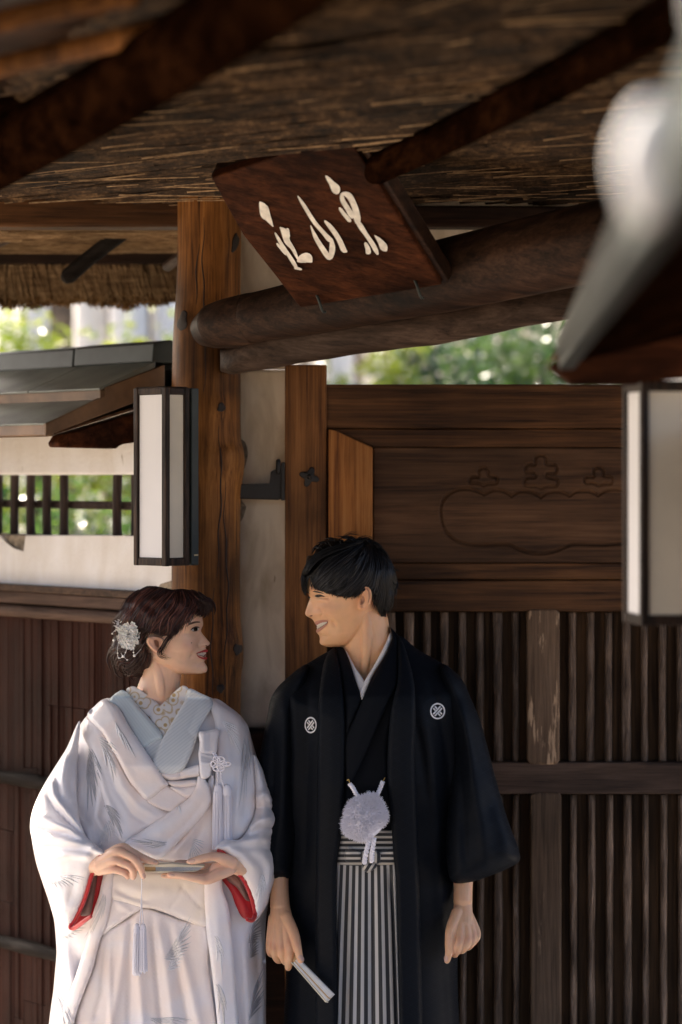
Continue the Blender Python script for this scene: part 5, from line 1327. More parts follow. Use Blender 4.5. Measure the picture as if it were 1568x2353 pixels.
# left front of the outer robe: under fold, wide collar, turned end
patch('robe_front', c5([(395, 215), (490, 320), (560, 440), (640, 590), (750, 700), (880, 775), (990, 700), (1010, 760), (760, 860), (620, 950), (560, 900), (470, 640), (420, 430), (360, 300)]), TW, .020, 'silk_white', robe, .008,
      [(c5([(540, 430), (600, 620), (700, 740), (800, 800)]), 6, 4), (c5([(490, 420), (560, 640), (660, 790), (760, 850)]), 6, -4), (c5([(450, 500), (500, 680), (600, 860)]), 8, 6), (c5([(420, 560), (470, 760), (560, 900)]), 7, -4)], step=5, edge=12)
patch('turned_end', c5([(745, 704), (850, 622), (905, 640), (985, 692), (940, 730), (880, 772)]), TW, .028, 'silk_blush', robe, .004, step=4)
collL = patch('robe_collar', c5([(490, 112), (530, 128), (578, 162), (640, 270), (720, 390), (782, 482), (832, 560), (872, 612), (850, 626), (750, 702), (690, 650), (640, 590), (560, 440), (490, 320), (395, 210), (440, 150)]), TW, .034, 'silk_white', robe, .009,
      [(c5([(530, 150), (600, 290), (720, 480), (820, 600)]), 22, 3)], step=5, edge=10)
# right front crossing over
patch('robe_front', c5([(1120, 560), (1130, 720), (1135, 1000), (1060, 1065), (860, 1060), (815, 1050), (700, 1012), (940, 930)]), TW, .022, 'silk_blush', robe, .006, [(c5([(1100, 740), (1000, 900), (880, 1040)]), 6, 4), (c5([(1080, 850), (1010, 980), (930, 1050)]), 6, -4)], step=5, edge=10)
collR = patch('robe_collar', c5([(1045, 560), (1080, 575), (1115, 640), (1122, 715), (1045, 830), (945, 930), (818, 1048), (700, 1012), (615, 952), (690, 900), (760, 852), (900, 755), (990, 690), (1025, 632)]), TW, .036, 'silk_white', robe, .009,
      [(c5([(1060, 640), (960, 780), (760, 930)]), 16, 4), (c5([(1090, 700), (960, 860), (800, 990)]), 6, -3)], step=5, edge=12, noise_=(1.2, 26))
patch('robe_front', c5([(1102, 106), (1180, 140), (1270, 200), (1335, 270), (1372, 450), (1380, 640), (1365, 800), (1285, 935), (1190, 980), (1130, 1000), (1125, 740), (1140, 600), (1150, 400), (1140, 250)]), TW, .020, 'silk_white', robe, .010,
      [(c5([(1145, 160), (1150, 290), (1150, 600)]), 6, -5), (c5([(1270, 210), (1290, 500), (1260, 850)]), 7, 5), (c5([(1330, 300), (1340, 560), (1310, 850)]), 7, -5), (c5([(1210, 250), (1220, 500)]), 8, 4)], step=5, edge=14)
# hanging tie with flower knot and tassel
patch('robe_tie', c5([(1048, 306), (1095, 296), (1152, 286), (1166, 300), (1158, 360), (1150, 425), (1100, 432), (1050, 430), (1052, 370)]), TW, .048, 'silk_white', robe, .009, [(c5([(1075, 300), (1080, 430)]), 3, 3), (c5([(1110, 295), (1110, 430)]), 3, -4)], step=3.5, edge=6)
patch('robe_tie', c5([(1048, 405), (1090, 428), (1135, 440), (1128, 500), (1110, 565), (1062, 575), (1050, 500)]), TW, .050, 'silk_white', robe, .007, [(c5([(1050, 440), (1130, 460)]), 2.5, -3), (c5([(1050, 480), (1128, 490)]), 2.5, 3)], step=3.5, edge=6)
def t5(x, y): return c5([(x, y)])[0]
yk = 5.53 - .135 - .075
yk = float(TW(np.array([t5(1160, 490)[0]]), np.array([t5(1160, 490)[1]]))[0]) - .066
for k in range(6):
    a = k * math.pi / 3; cx, cy = 1165 + 26 * math.cos(a), 490 + 26 * math.sin(a)
    ring = [W(*t5(cx + 20 * math.cos(b), cy + 20 * math.sin(b)), yk - .001 * (k % 2)) for b in np.linspace(0, 6.28, 14)]
    tube('knot_loop', ring, .0021, M['cord_white'], robe, 6, 30)
tube('knot_loop', [W(*t5(1190, 490), yk), W(*t5(1215, 478), yk), W(*t5(1236, 490), yk), W(*t5(1215, 502), yk), W(*t5(1190, 494), yk)], .0022, M['cord_white'], robe, 6, 24)
cord('tie_cord', [W(*t5(1130, 425), yk + .004), W(*t5(1150, 470), yk), W(*t5(1158, 560), yk + .002), W(*t5(1155, 650), yk + .004)], .0022, M['cord_white'], robe, 40)
cord('tie_cord', [W(*t5(1140, 425), yk + .004), W(*t5(1175, 500), yk), W(*t5(1180, 580), yk + .002), W(*t5(1205, 650), yk + .004)], .0022, M['cord_white'], robe, 40)
for (x0, w0, w1, y1) in ((1160, 11, 13, 980), (1212, 9, 12, 940)):
    a = t5(x0, 640); b = t5(x0, y1); tt = tassel('tassel', a[0], a[1] + 6, b[1], w0, w1, yk + .008, M['cord_white'], robe, 110)
    tube('tassel_head', [W(a[0], a[1] - 3, yk + .008), W(a[0], a[1] + 9, yk + .008)], [.0095, .0105], M['cord_white'], tt, 14)

# skirt, folded waist, robe edges
def TS(U, V): return TW(U, V)
skirt = c6([(480, 560), (560, 500), (640, 455), (720, 398), (790, 412), (960, 472), (1092, 505), (1105, 760), (1150, 1077)]) + [(520, 2600), (540, 2960), (160, 2960), (175, 2600)] + c6([(320, 1077), (420, 760)])
patch('kimono_skirt', skirt, TS, .012, 'silk_blush', wm, .008,
      [(c6([(620, 480), (600, 700), (540, 1077)]) + [(240, 2900)], 9, 7), (c6([(680, 450), (690, 700), (720, 1077)]) + [(330, 2900)], 11, 10), (c6([(655, 450), (640, 640), (640, 1077)]) + [(300, 2900)], 7, -8), (c6([(770, 420), (790, 700), (825, 1077)]) + [(375, 2900)], 5, -9), (c6([(800, 425), (850, 700), (900, 1077)]) + [(420, 2900)], 12, 9), (c6([(900, 470), (980, 800), (1050, 1077)]) + [(480, 2900)], 12, 8), (c6([(870, 500), (930, 800), (980, 1077)]) + [(450, 2900)], 8, -7), (c6([(520, 560), (530, 1077)]) + [(200, 2900)], 5, 6), (c6([(500, 570), (480, 900), (430, 1077)]), 7, -8)], step=6.5, edge=10)
patch('waist_fold', c6([(535, 340), (565, 338), (720, 384), (640, 448), (520, 530), (485, 556), (500, 480)]), TS, .024, 'silk_blush', wm, .008, [(c6([(560, 360), (640, 420), (520, 520)]), 8, 4)], step=5)
waist = patch('waist_fold', c6([(545, 190), (800, 180), (1085, 220), (1098, 360), (1092, 502), (960, 470), (860, 430), (780, 404), (720, 396), (630, 372), (530, 335)]), TS, .030, 'silk_ivory', wm, .010, [(c6([(560, 240), (700, 300), (900, 300)]), 14, 4), (c6([(545, 280), (640, 330), (760, 370)]), 8, -4), (c6([(555, 320), (680, 370), (780, 392)]), 6, 3), (c6([(930, 250), (1000, 330), (1080, 410)]), 5, -3), (c6([(870, 420), (930, 330), (960, 260)]), 3, -2)], step=5, edge=14)
bandL = patch('robe_edge', c6([(552, 180), (545, 300), (515, 470), (470, 590), (425, 760), (318, 1077)]) + [(150, 2620), (130, 2960), (96, 2960), (118, 2620)] + c6([(238, 1077), (330, 780), (388, 600), (425, 440), (455, 360), (495, 190)]), TS, .036, 'silk_blush', robe, .010, [(c6([(500, 300), (430, 600), (300, 1000)]), 12, 3)], step=6, edge=9)
bandR = patch('robe_edge', c6([(1080, 180), (1165, 180), (1185, 290), (1218, 380), (1242, 560), (1258, 750), (1284, 1077)]) + [(575, 2600), (600, 2960), (540, 2960), (515, 2600)] + c6([(1155, 1077), (1122, 760), (1086, 480)]), TS, .036, 'silk_white', robe, .010, [(c6([(1130, 250), (1160, 500), (1200, 1000)]), 12, 4)], step=6, edge=9)

# sleeves
slL = c5([(350, 240), (275, 395), (200, 515), (140, 615), (76, 756), (60, 870), (88, 985), (124, 1085)]) + c6([(150, 250), (190, 420), (230, 485), (300, 520), (330, 450), (380, 340), (420, 200), (450, 122), (502, 78)]) + c5([(470, 985), (400, 930), (372, 880), (345, 800), (335, 640), (340, 450)])
slLP = resample(slL, 10)
def TSL(U, V):
    b = 5.46 - .00098 * (np.clip(U, 70, 245) - 70) * np.clip((V - 1700) / 250, 0, 1)
    return b - inflate(seg_dist(U, V, slLP)[0], 62, .055)
fL = K14([(c5([(180, 560), (200, 680), (300, 800), (390, 900)]), 9, 16), (c5([(150, 640), (190, 740), (300, 850), (380, 915)]), 7, -13), (c5([(90, 780), (180, 830), (290, 870), (380, 930)]), 9, 13), (c5([(80, 850), (200, 890), (330, 930), (430, 975)]), 8, -11), (c5([(110, 900), (240, 930), (360, 950), (470, 1000)]), 9, 10), (c5([(120, 960), (260, 985), (400, 1010), (480, 1030)]), 9, -8), (c6([(160, 120), (300, 80), (430, 90)]), 12, 8), (c5([(270, 420), (250, 560), (270, 700)]), 10, 8), (c5([(320, 420), (300, 600), (330, 780)]), 8, -8), (c6([(170, 200), (230, 320), (300, 440)]), 22, 6), (c6([(330, 180), (300, 320), (260, 430)]), 14, -5)])
slvL = relief('sleeve', slL, lambda U, V: TSL(U, V) - fold_sum(U, V, fL) - .0025 * nz(U, V, 22, 1), M['silk_white'], robe, back=lambda U, V: 5.47 + 0 * U, step=5)
slR = c5([(1368, 440), (1410, 500), (1456, 620), (1498, 765), (1512, 860), (1470, 940), (1495, 1020)]) + c6([(1503, 100), (1497, 200), (1462, 320), (1440, 392), (1380, 472), (1374, 430), (1355, 345), (1320, 250), (1260, 165), (1220, 92), (1165, 60)]) + c5([(1140, 985), (1200, 935), (1290, 930), (1365, 800), (1375, 620)])
slRP = resample(slR, 10)
def TSR(U, V):
    b = 5.47 - .0013 * (640 - np.clip(U, 490, 640)) * np.clip((V - 1750) / 200, 0, 1)
    return b - inflate(seg_dist(U, V, slRP)[0], 55, .052)
fR = K14([(c5([(1375, 700), (1440, 660), (1480, 720)]), 8, 11), (c5([(1370, 760), (1440, 740), (1495, 770)]), 7, -10), (c5([(1330, 880), (1400, 820), (1500, 810)]), 9, 14), (c5([(1300, 920), (1400, 880), (1505, 860)]), 7, -12), (c5([(1180, 960), (1300, 940), (1420, 930), (1480, 950)]), 9, 13), (c5([(1290, 985), (1400, 980), (1490, 1000)]), 7, -9), (c6([(1200, 80), (1290, 90), (1400, 180)]), 14, 9), (c6([(1330, 60), (1420, 160), (1440, 300)]), 10, -8), (c6([(1400, 60), (1470, 160), (1440, 350)]), 10, 8)])
slvR = relief('sleeve', slR, lambda U, V: TSR(U, V) - fold_sum(U, V, fR) - .0025 * nz(U, V, 22, 4), M['silk_white'], robe, back=lambda U, V: 5.48 + 0 * U, step=5)
# red lined cuffs
def path3(pts, f, off): return [W(u, v, float(f(np.array([u]), np.array([v]))[0]) - off) for u, v in pts]
eL = c6([(500, 80), (470, 98), (448, 130), (418, 215), (380, 345), (330, 455), (296, 505), (318, 516), (370, 480), (415, 448)])
tube('cuff_edge', path3(eL, TSL, .004), [.0035, .0042, .0045, .0045, .0045, .0045, .005, .005, .005, .004], M['silk_red'], slvL, 10, 60)
eR = c6([(1160, 62), (1190, 70), (1222, 96), (1262, 170), (1322, 255), (1358, 348), (1376, 432), (1360, 470), (1330, 465)])
tube('cuff_edge', path3(eR, TSR, .004), [.0032, .0038, .0042, .0045, .0045, .005, .005, .005, .004], M['silk_red'], slvR, 10, 60)
inL = c6([(448, 130), (490, 150), (500, 205), (470, 300), (440, 385), (418, 450), (365, 485), (318, 514), (300, 505), (335, 450), (385, 340), (420, 215)])
patch('cuff_lining', inL, lambda U, V: 5.385 + 0 * U, 0, 'silk_red', slvL, .002, step=5)
patch('cuff_lining', c6([(425, 215), (452, 205), (440, 300), (415, 430), (385, 445), (355, 440), (395, 330)]), lambda U, V: 5.380 + 0 * U, .002, 'lining_brown', slvL, .004, [(c6([(430, 230), (420, 330), (390, 430)]), 4, 4)], step=4)
inR = c6([(1160, 140), (1230, 170), (1290, 240), (1345, 340), (1372, 430), (1352, 470), (1300, 452), (1262, 380), (1232, 300), (1180, 225)])
patch('cuff_lining', inR, lambda U, V: 5.395 + 0 * U, 0, 'silk_red', slvR, .002, [(c6([(1220, 250), (1300, 370), (1330, 450)]), 8, 5)], step=5)
patch('cuff_lining', c6([(1185, 170), (1240, 180), (1300, 260), (1345, 355), (1320, 350), (1270, 280), (1215, 235)]), lambda U, V: 5.390 + 0 * U, .003, 'lining_brown', slvR, .004, [(c6([(1220, 200), (1290, 270), (1330, 340)]), 4, 4)], step=4)

# crane embroidery
crobe = caster(bvh_of(robe, collL, collR, bandL, bandR, slvL, slvR, waist, *[o for o in wm.children if o.name.startswith('kimono_skirt')], *[o for o in robe.children if o.name.startswith('robe_front')]), 5.42)
def wg(conv, x, y, ang, L, n, fan, mat, w=3.0, bend=.12, rows=2):
    u, v = conv([(x, y)])[0]; wing(robe, crobe, u, v, math.radians(ang), L * 1.3, n, fan * 1.25, mat, w * .72, bend, rows=rows)
wg(c5, 420, 400, 95, 105, 9, -.35, 'silver_dark', 3.2, -.08)
wg(c5, 470, 330, 70, 80, 8, -.6, 'silver_thread')
wg(c5, 560, 240, 60, 70, 9, .3, 'silver_thread', 2.6, 0, 1)
wg(c5, 500, 730, 60, 62, 8, -.5, 'silver_dark')
wg(c5, 520, 820, 110, 62, 8, -.7, 'white_thread')
wg(c5, 900, 640, 70, 44, 8, .5, 'white_thread', 2.4)
wg(c5, 860, 960, 185, 66, 8, -.4, 'silver_thread', 2.2)
wg(c5, 1010, 930, 100, 52, 10, -1.2, 'silver_thread', 1.7, 0, 1)
wg(c5, 1190, 240, 60, 66, 8, -.6, 'white_thread')
wg(c5, 1330, 330, 95, 120, 9, -.2, 'silver_thread', 2.2, 0)
wg(c6, 160, 210, 0, 66, 8, .6, 'white_thread')
wg(c6, 230, 560, -35, 62, 8, .5, 'silver_thread')
wg(c6, 500, 320, 110, 80, 9, -.3, 'silver_thread', 2.4)
wg(c6, 840, 690, -55, 82, 10, .9, 'silver_thread', 3.2, -.1)
wg(c6, 860, 760, -70, 60, 8, .7, 'white_thread')
wg(c6, 1330, 600, -75, 50, 9, .9, 'silver_dark', 2.2, .2)
wg(c6, 1340, 690, -85, 46, 8, .7, 'silver_dark', 2.0, .2)
wg(c6, 1335, 1060, -80, 92, 10, .35, 'silver_dark', 2.6, .12, 1)
wg(c6, 1150, 560, 80, 70, 7, -.3, 'white_thread')
wg(c6, 1160, 840, 80, 80, 7, -.3, 'silver_thread')
wg(c6, 760, 1040, 0, 70, 8, .3, 'silver_thread', 2.4)
wg(c6, 1420, 200, 100, 60, 7, -.4, 'white_thread')
wg(c6, 220, 900, 70, 90, 8, -.3, 'white_thread')

# the closed fan in her hands
fw = empty('folding_fan', W(420, 1992, 5.288), 'closed cream folding fan with white tassel in the hands of the woman', 'fan')
def fbox(name, q, Y, th, mat, par=fw): return prism(name, [W(u, v, Y) for u, v in ch(q)], (0, th, 0), M[mat], par, .0008)
fbox('guard', [(500, 262), (700, 250), (975, 266), (975, 276), (505, 274)], 5.280, .026, 'fan_cream')
fbox('rib', [(508, 275), (594, 274), (594, 304), (508, 304)], 5.283, .020, 'fan_bamboo')
for i in range(6): fbox('paper_fold', [(594, 274 + i * 5.6), (972 - i * 8, 273.5 + i * 5.2), (968 - i * 8, 278 + i * 5.2), (594, 278.4 + i * 5.6)], 5.281 + .0012 * (i % 2), .022, 'fan_paper' if i % 2 else 'fan_silver')
fbox('guard', [(508, 308), (594, 309), (930, 302), (900, 312), (640, 320), (508, 314)], 5.280, .026, 'fan_cream')
tube('tassel_cord', [W(*ch([(485, 340)])[0], 5.268), W(*ch([(484, 480)])[0], 5.31), W(*ch([(478, 620)])[0], 5.33), W(*ch([(468, 740)])[0], 5.332)], .0012, M['cord_white'], fw, 6, 20)
tube('tassel_cord', [W(*ch([(488, 340)])[0], 5.270), W(*ch([(484, 480)])[0], 5.312), W(*ch([(490, 620)])[0], 5.332), W(*ch([(500, 745)])[0], 5.334)], .0012, M['cord_white'], fw, 6, 20)
for du, v1 in ((-7, 2237), (7, 2230)):
    tt = tassel('tassel', 322 + du, 2136, v1, 7, 10, 5.336, M['cord_white'], fw, 90)
    tube('tassel_head', [W(322 + du, 2128, 5.336), W(322 + du, 2140, 5.336)], [.006, .0078], M['cord_white'], tt, 12)
# ================================================================== the man
YM = 5.53
gm = empty('person', W(860, 2990, 5.5), 'smiling man in black crested haori and striped hakama looking left', 'person')
h4 = tf(.2345, 625, 1194.9); g1 = tf(.4103, 569.9, 1433.8); g2 = tf(.3517, 588.2, 1930.1)
rowsM = [(228, 740, 740, 820, 12, 40), (250, 590, 590, 960, 44, 40), (310, 450, 450, 1075, 63, 45), (400, 376, 376, 1130, 73, 45), (500, 340, 340, 1150, 78, 45), (600, 331, 333, 1150, 79, 42), (680, 336, 344, 1140, 78, 34), (720, 352, 360, 1128, 77, 22), (758, 371, 376, 1112, 76, 11),
         (800, 356, 386, 1090, 75, 9.5), (850, 338, 392, 1050, 74, 11), (895, 323, 398, 1010, 72, 15), (928, 326, 402, 985, 71, 17), (948, 354, 406, 965, 70, 15), (966, 388, 414, 950, 69, 17), (1000, 416, 432, 925, 67, 22), (1030, 430, 448, 905, 65, 24), (1055, 442, 458, 890, 63, 24), (1086, 436, 464, 870, 61, 24), (1112, 446, 470, 850, 58, 22),
         (1126, 460, 476, 840, 56, 22), (1160, 469, 488, 810, 50, 22), (1192, 466, 505, 775, 42, 22), (1218, 480, 528, 740, 32, 24), (1240, 530, 575, 690, 12, 24)]
G = Geo()
V_, F_ = head_geo(rowsM, .2345, 625, 1194.9, YM, -1, R(9), (735, 430, 33), (880, 46),
    [(h4([(438, 862), (462, 882), (467, 908), (450, 932)]), 2.4, -2.4, 'f'), (h4([(412, 905), (434, 905)]), 6.5, 3.8, 'f'), (h4([(468, 915), (530, 955), (574, 1005), (582, 1050)]), 4, -2.6), (h4([(500, 850), (560, 885)]), 17, 3.6, 'f'), (h4([(556, 988), (560, 992)]), 4.5, -2.8, 'f'), (h4([(430, 768), (500, 772)]), 4.5, 2.0, 'f'), (h4([(430, 742), (505, 747)]), 2.4, -2.6, 'f'), (h4([(395, 706), (500, 716)]), 8, 2.2, 'f'), (h4([(850, 1000), (800, 1110), (660, 1208)]), 15, 2.2, 'f'), (h4([(452, 1120), (510, 1130)]), 4, -1.6, 'f'), (h4([(640, 1040), (660, 1080)]), 28, -2.4, 'f'), (h4([(505, 748), (545, 770)]), 2.0, -1.0, 'f'), (h4([(500, 756), (530, 785)]), 2.0, -1.0, 'f')]); G.add(V_, F_)
def L4(pts): return [(x * .2345 + 625, y * .2345 + 1194.9, Y, r) for x, y, Y, r in pts]
limb(G, L4([(940, 780, YM + .004, 46), (900, 950, YM, 56), (920, 1080, YM, 55), (935, 1200, YM, 56), (930, 1330, YM + .01, 66), (910, 1480, YM + .02, 80)]), 32, 36)
limb(G, L4([(920, 880, YM - .046, 10), (930, 1050, YM - .050, 13), (925, 1250, YM - .056, 12), (905, 1480, YM - .05, 10)]), 14, 24)
limb(G, [(745, 1615, YM + .03, 42), (845, 1580, YM + .02, 58), (960, 1610, YM + .03, 42)], 24, 20)
limb(G, [(845, 1560, YM + .02, 80), (845, 1750, YM + .01, 105), (850, 1950, YM + .02, 98), (855, 2200, YM + .02, 105), (850, 2500, YM + .02, 95)], 24, 30)
limb(G, [(712, 1650, YM + .02, 40), (655, 1780, YM + .01, 42), (642, 1920, 5.50, 32), (641, 2020, 5.475, 23), (644, 2085, 5.455, 23)], 18, 30)
limb(G, [(1000, 1650, YM + .02, 40), (1060, 1780, YM + .01, 42), (1068, 1920, 5.50, 32), (1065, 2020, 5.475, 23), (1064, 2075, 5.455, 22)], 18, 30)
def LG(pts): return [(x * .3517 + 588.2, y * .3517 + 1930.1, Y, r) for x, y, Y, r in pts]
# his right hand (left in the picture) closed on the fan
limb(G, LG([(158, 420, 5.455, 22), (165, 490, 5.445, 25), (180, 570, 5.435, 26)]), 18, flat=.72)
limb(G, LG([(185, 500, 5.440, 15), (214, 662, 5.410, 11.2), (222, 745, 5.402, 10.5), (212, 832, 5.412, 8.6)]), 16)
limb(G, LG([(165, 500, 5.440, 15), (168, 702, 5.412, 11), (190, 785, 5.418, 10), (212, 800, 5.440, 8)]), 16)
limb(G, LG([(140, 505, 5.442, 14), (124, 708, 5.420, 10.4), (142, 778, 5.432, 9.5), (170, 780, 5.452, 8)]), 16)
limb(G, LG([(118, 505, 5.448, 13), (94, 680, 5.430, 10.5), (98, 740, 5.444, 8.6), (125, 745, 5.462, 7)]), 16)
limb(G, LG([(195, 500, 5.435, 15), (245, 600, 5.412, 12.5), (268, 680, 5.396, 10.5), (280, 740, 5.392, 9.2), (294, 788, 5.394, 7.4)]), 16)
# his left hand (right in the picture) hanging loosely closed
limb(G, LG([(1355, 400, 5.455, 21), (1352, 470, 5.445, 23), (1345, 550, 5.432, 27)]), 18, flat=.72)
limb(G, LG([(1330, 480, 5.440, 15), (1332, 642, 5.406, 11), (1312, 715, 5.402, 10.5), (1300, 748, 5.418, 8.6)]), 16)
limb(G, LG([(1352, 480, 5.442, 15), (1382, 650, 5.410, 10.5), (1352, 712, 5.408, 10), (1330, 722, 5.430, 8)]), 16)
limb(G, LG([(1370, 480, 5.446, 14), (1418, 636, 5.420, 9.8), (1392, 692, 5.418, 9.4), (1368, 700, 5.440, 8)]), 16)
limb(G, LG([(1385, 490, 5.450, 13), (1446, 608, 5.432, 9), (1424, 664, 5.430, 8.4), (1400, 676, 5.450, 7)]), 16)
limb(G, LG([(1318, 470, 5.436, 14), (1276, 580, 5.412, 12.5), (1264, 665, 5.402, 10.5), (1262, 735, 5.400, 9.2), (1250, 788, 5.402, 7.2)]), 16)
earM = h4([(862, 668), (890, 644), (930, 645), (962, 672), (980, 722), (975, 790), (955, 840), (915, 880), (882, 884), (856, 872), (852, 830), (864, 780), (870, 720)])
v_, f_, _ = relief_geo(earM, earf(earM, 840, 1374, YM - .083, .0003, None, h4([(920, 700), (940, 750), (930, 800), (900, 830)]), (*h4([(884, 790)])[0], 6, 11)), .018, 2.2); G.add(v_, f_)
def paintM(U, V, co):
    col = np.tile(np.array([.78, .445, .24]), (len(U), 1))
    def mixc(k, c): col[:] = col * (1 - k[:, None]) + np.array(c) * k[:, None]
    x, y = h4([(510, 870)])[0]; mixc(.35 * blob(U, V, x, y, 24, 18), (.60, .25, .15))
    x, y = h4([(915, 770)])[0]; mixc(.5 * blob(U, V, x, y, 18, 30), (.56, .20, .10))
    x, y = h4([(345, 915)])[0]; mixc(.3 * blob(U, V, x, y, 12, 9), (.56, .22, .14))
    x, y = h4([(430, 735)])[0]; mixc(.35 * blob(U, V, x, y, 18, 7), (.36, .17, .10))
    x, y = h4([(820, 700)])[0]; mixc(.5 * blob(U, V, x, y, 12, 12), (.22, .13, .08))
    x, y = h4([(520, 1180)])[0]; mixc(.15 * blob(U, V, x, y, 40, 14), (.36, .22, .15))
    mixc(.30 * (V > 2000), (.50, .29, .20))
    for (px, py) in [(212, 665), (168, 705), (124, 705), (94, 682), (225, 745), (270, 680), (1330, 645), (1380, 650), (1414, 636), (1438, 612), (1300, 745)]:
        a, b = g2([(px, py)])[0]; mixc(.35 * blob(U, V, a, b, 9, 9), (.52, .21, .13))
    return col
bmn = remesh_body(G, .0016, paintM, 'body', gm, 2)
cm = caster(bvh_of(bmn), YM - .06)
decal('eyelash', h4([(420, 746), (442, 732), (480, 732), (518, 750), (482, 752), (450, 758)]), cm, .0008, M['lash'], bmn, 1.4, .002)
decal('iris', h4([(438, 744), (455, 736), (478, 740), (470, 748), (450, 750)]), cm, .0006, M['dark_eye'], bmn, 1.4, .002)
decal('eyebrow', h4([(398, 700), (430, 696), (470, 704), (510, 722), (470, 716), (430, 710)]), cm, .0006, M['brow_black'], bmn, 1.5, .002)
decal('eyebrow', h4([(336, 716), (340, 700), (356, 704), (368, 722), (352, 716)]), cm, .0008, M['brow_black'], bmn, 1.4, .002)
decal('mouth', h4([(430, 1018), (462, 1004), (515, 996), (550, 993), (540, 1012), (505, 1038), (470, 1060), (446, 1070), (438, 1050)]), cm, .0002, M['mouth_dark'], bmn, 1.6, .002)
decal('gum', h4([(430, 1020), (462, 1005), (515, 996), (545, 994), (530, 1006), (480, 1018), (438, 1034)]), cm, .0005, M['gum'], bmn, 1.5, .002)
for k in range(6):
    t0, t1 = k / 6 + .01, (k + 1) / 6 - .01
    f0 = lambda t: (434 + 108 * t, 1036 - 36 * t - 10 * math.sin(t * 3.14)); f1 = lambda t: (444 + 96 * t, 1066 - 60 * t + 4 * math.sin(t * 3.14))
    a_, b_, c_, d_ = f0(t0), f0(t1), f1(t1), f1(t0); m_ = f1((t0 + t1) / 2)
    decal('tooth', h4([a_, b_, c_, (m_[0], m_[1] + 3), d_]), cm, .0009, M['teeth'], bmn, 1.5, .002, dome=.0007)
decal('upper_lip', h4([(418, 1002), (440, 988), (500, 978), (556, 982), (520, 994), (470, 1004), (432, 1022)]), cm, .0008, M['lip_rose'], bmn, 1.6, .002, dome=.001)
decal('lower_lip', h4([(438, 1078), (470, 1062), (512, 1036), (552, 1002), (540, 1030), (500, 1066), (470, 1090), (444, 1106), (434, 1094)]), cm, .0008, M['lip_rose'], bmn, 1.6, .002, dome=.0014)
decal('eyelash', h4([(352, 762), (356, 752), (368, 750), (380, 758), (368, 764)]), cm, .0012, M['lash'], bmn, 1.2, .002)
decal('ear_shadow', h4([(905, 665), (938, 672), (958, 710), (958, 770), (940, 815), (948, 770), (946, 715), (930, 684)]), cm, .0002, M['crease_shade'], bmn, 1.5, .002)
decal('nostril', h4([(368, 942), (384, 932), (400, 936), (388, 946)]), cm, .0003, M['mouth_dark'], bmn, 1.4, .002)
decal('ear_hollow_shade', h4([(868, 770), (885, 740), (905, 760), (908, 800), (890, 825), (868, 830), (864, 800)]), cm, .0002, M['crease_shade'], bmn, 1.8, .002)
for q in [[(274, 768), (290, 750), (312, 765), (316, 788), (300, 790)], [(1228, 770), (1240, 752), (1256, 768), (1250, 792), (1236, 796)]]: decal('nail', g2(q), cm, .0004, M['nail'], bmn, 1.6, .002)

# hair
hairM = h4([(335, 742), (302, 690), (288, 610), (300, 520), (332, 440), (348, 355), (400, 345), (450, 272), (540, 208), (620, 196), (655, 182), (720, 206), (800, 190), (880, 198), (980, 216), (1050, 270), (1110, 350), (1160, 440), (1188, 510), (1184, 580), (1196, 640), (1186, 720), (1162, 790), (1140, 830), (1125, 900), (1112, 985), (1060, 930), (1030, 860), (1005, 790), (985, 715), (962, 664), (905, 642), (862, 660), (820, 690), (790, 735), (760, 756), (720, 740), (680, 705), (640, 715), (590, 700), (540, 705), (500, 692), (460, 690), (430, 668), (400, 625), (376, 560), (356, 600), (345, 660)])
def hsM(U, V):
    x0, y0 = h4([(750, 570)])[0]; x1, y1 = h4([(1000, 720)])[0]
    return np.maximum(np.maximum(ell(U, V, x0, y0, 112, 96, .0925), ell(U, V, x1, y1, 48, 72, .066)), .012)
def hsurfM(U, V): return YM - hsM(U, V) - .002 * nz(U * 1.6, V * .7, 9, 2)
hair_m = relief('hair', hairM, hsurfM, M['hair_black'], gm, back=lambda U, V: YM + hsM(U, V), step=4)
gF = [h4(g) for g in [[(900, 208), (660, 250), (450, 340), (330, 480), (298, 620), (330, 745)], [(905, 212), (680, 280), (480, 370), (365, 490), (325, 610), (338, 730)]]]
gM = [h4(g) for g in [[(915, 212), (730, 290), (540, 400), (430, 530), (412, 610), (425, 672)], [(930, 216), (790, 340), (640, 470), (510, 590), (450, 655), (440, 695)], [(945, 220), (850, 390), (730, 530), (610, 640), (535, 690), (515, 715)], [(958, 224), (890, 430), (800, 570), (700, 670), (625, 708), (605, 728)], [(968, 228), (925, 460), (850, 600), (770, 690), (700, 735), (690, 745)],
      [(975, 232), (960, 470), (900, 600), (840, 670), (790, 720), (770, 755)], [(985, 236), (1010, 420), (990, 560), (950, 630), (910, 645), (880, 655)], [(1000, 246), (1080, 400), (1090, 560), (1070, 700), (1045, 800), (1035, 880)], [(1030, 265), (1130, 420), (1150, 560), (1150, 700), (1130, 850), (1112, 960)], [(1050, 285), (1160, 450), (1186, 560), (1192, 620), (1200, 650), (1225, 655)]]]
strands('hair_strands', gM, 2400, hsurfM, M['hair_black'], hair_m, 6, 3, .0005, 11, lift=.006)
strands('hair_strands', gF, 260, lambda U, V: np.where(V > h4([(0, 520)])[0][1], YM - .02, hsurfM(U, V)), M['hair_black'], hair_m, 3, 2, .0007, 13, lift=.03)
strands('hair_strands', gM, 300, hsurfM, M['hair_black_light'], hair_m, 5, 3, .0006, 12, lift=.006)
strands('hair_lock', gM, 330, hsurfM, M['hair_black'], hair_m, 6, 4, .0022, 51, 18, .006, (.78, 1.02), 7, .6, (.5, 1, .8, .04))
strands('hair_lock', gM, 50, hsurfM, M['hair_black_light'], hair_m, 6, 4, .0013, 52, 18, .008, (.8, 1.0), 7, .6, (.3, 1, .8, .04))
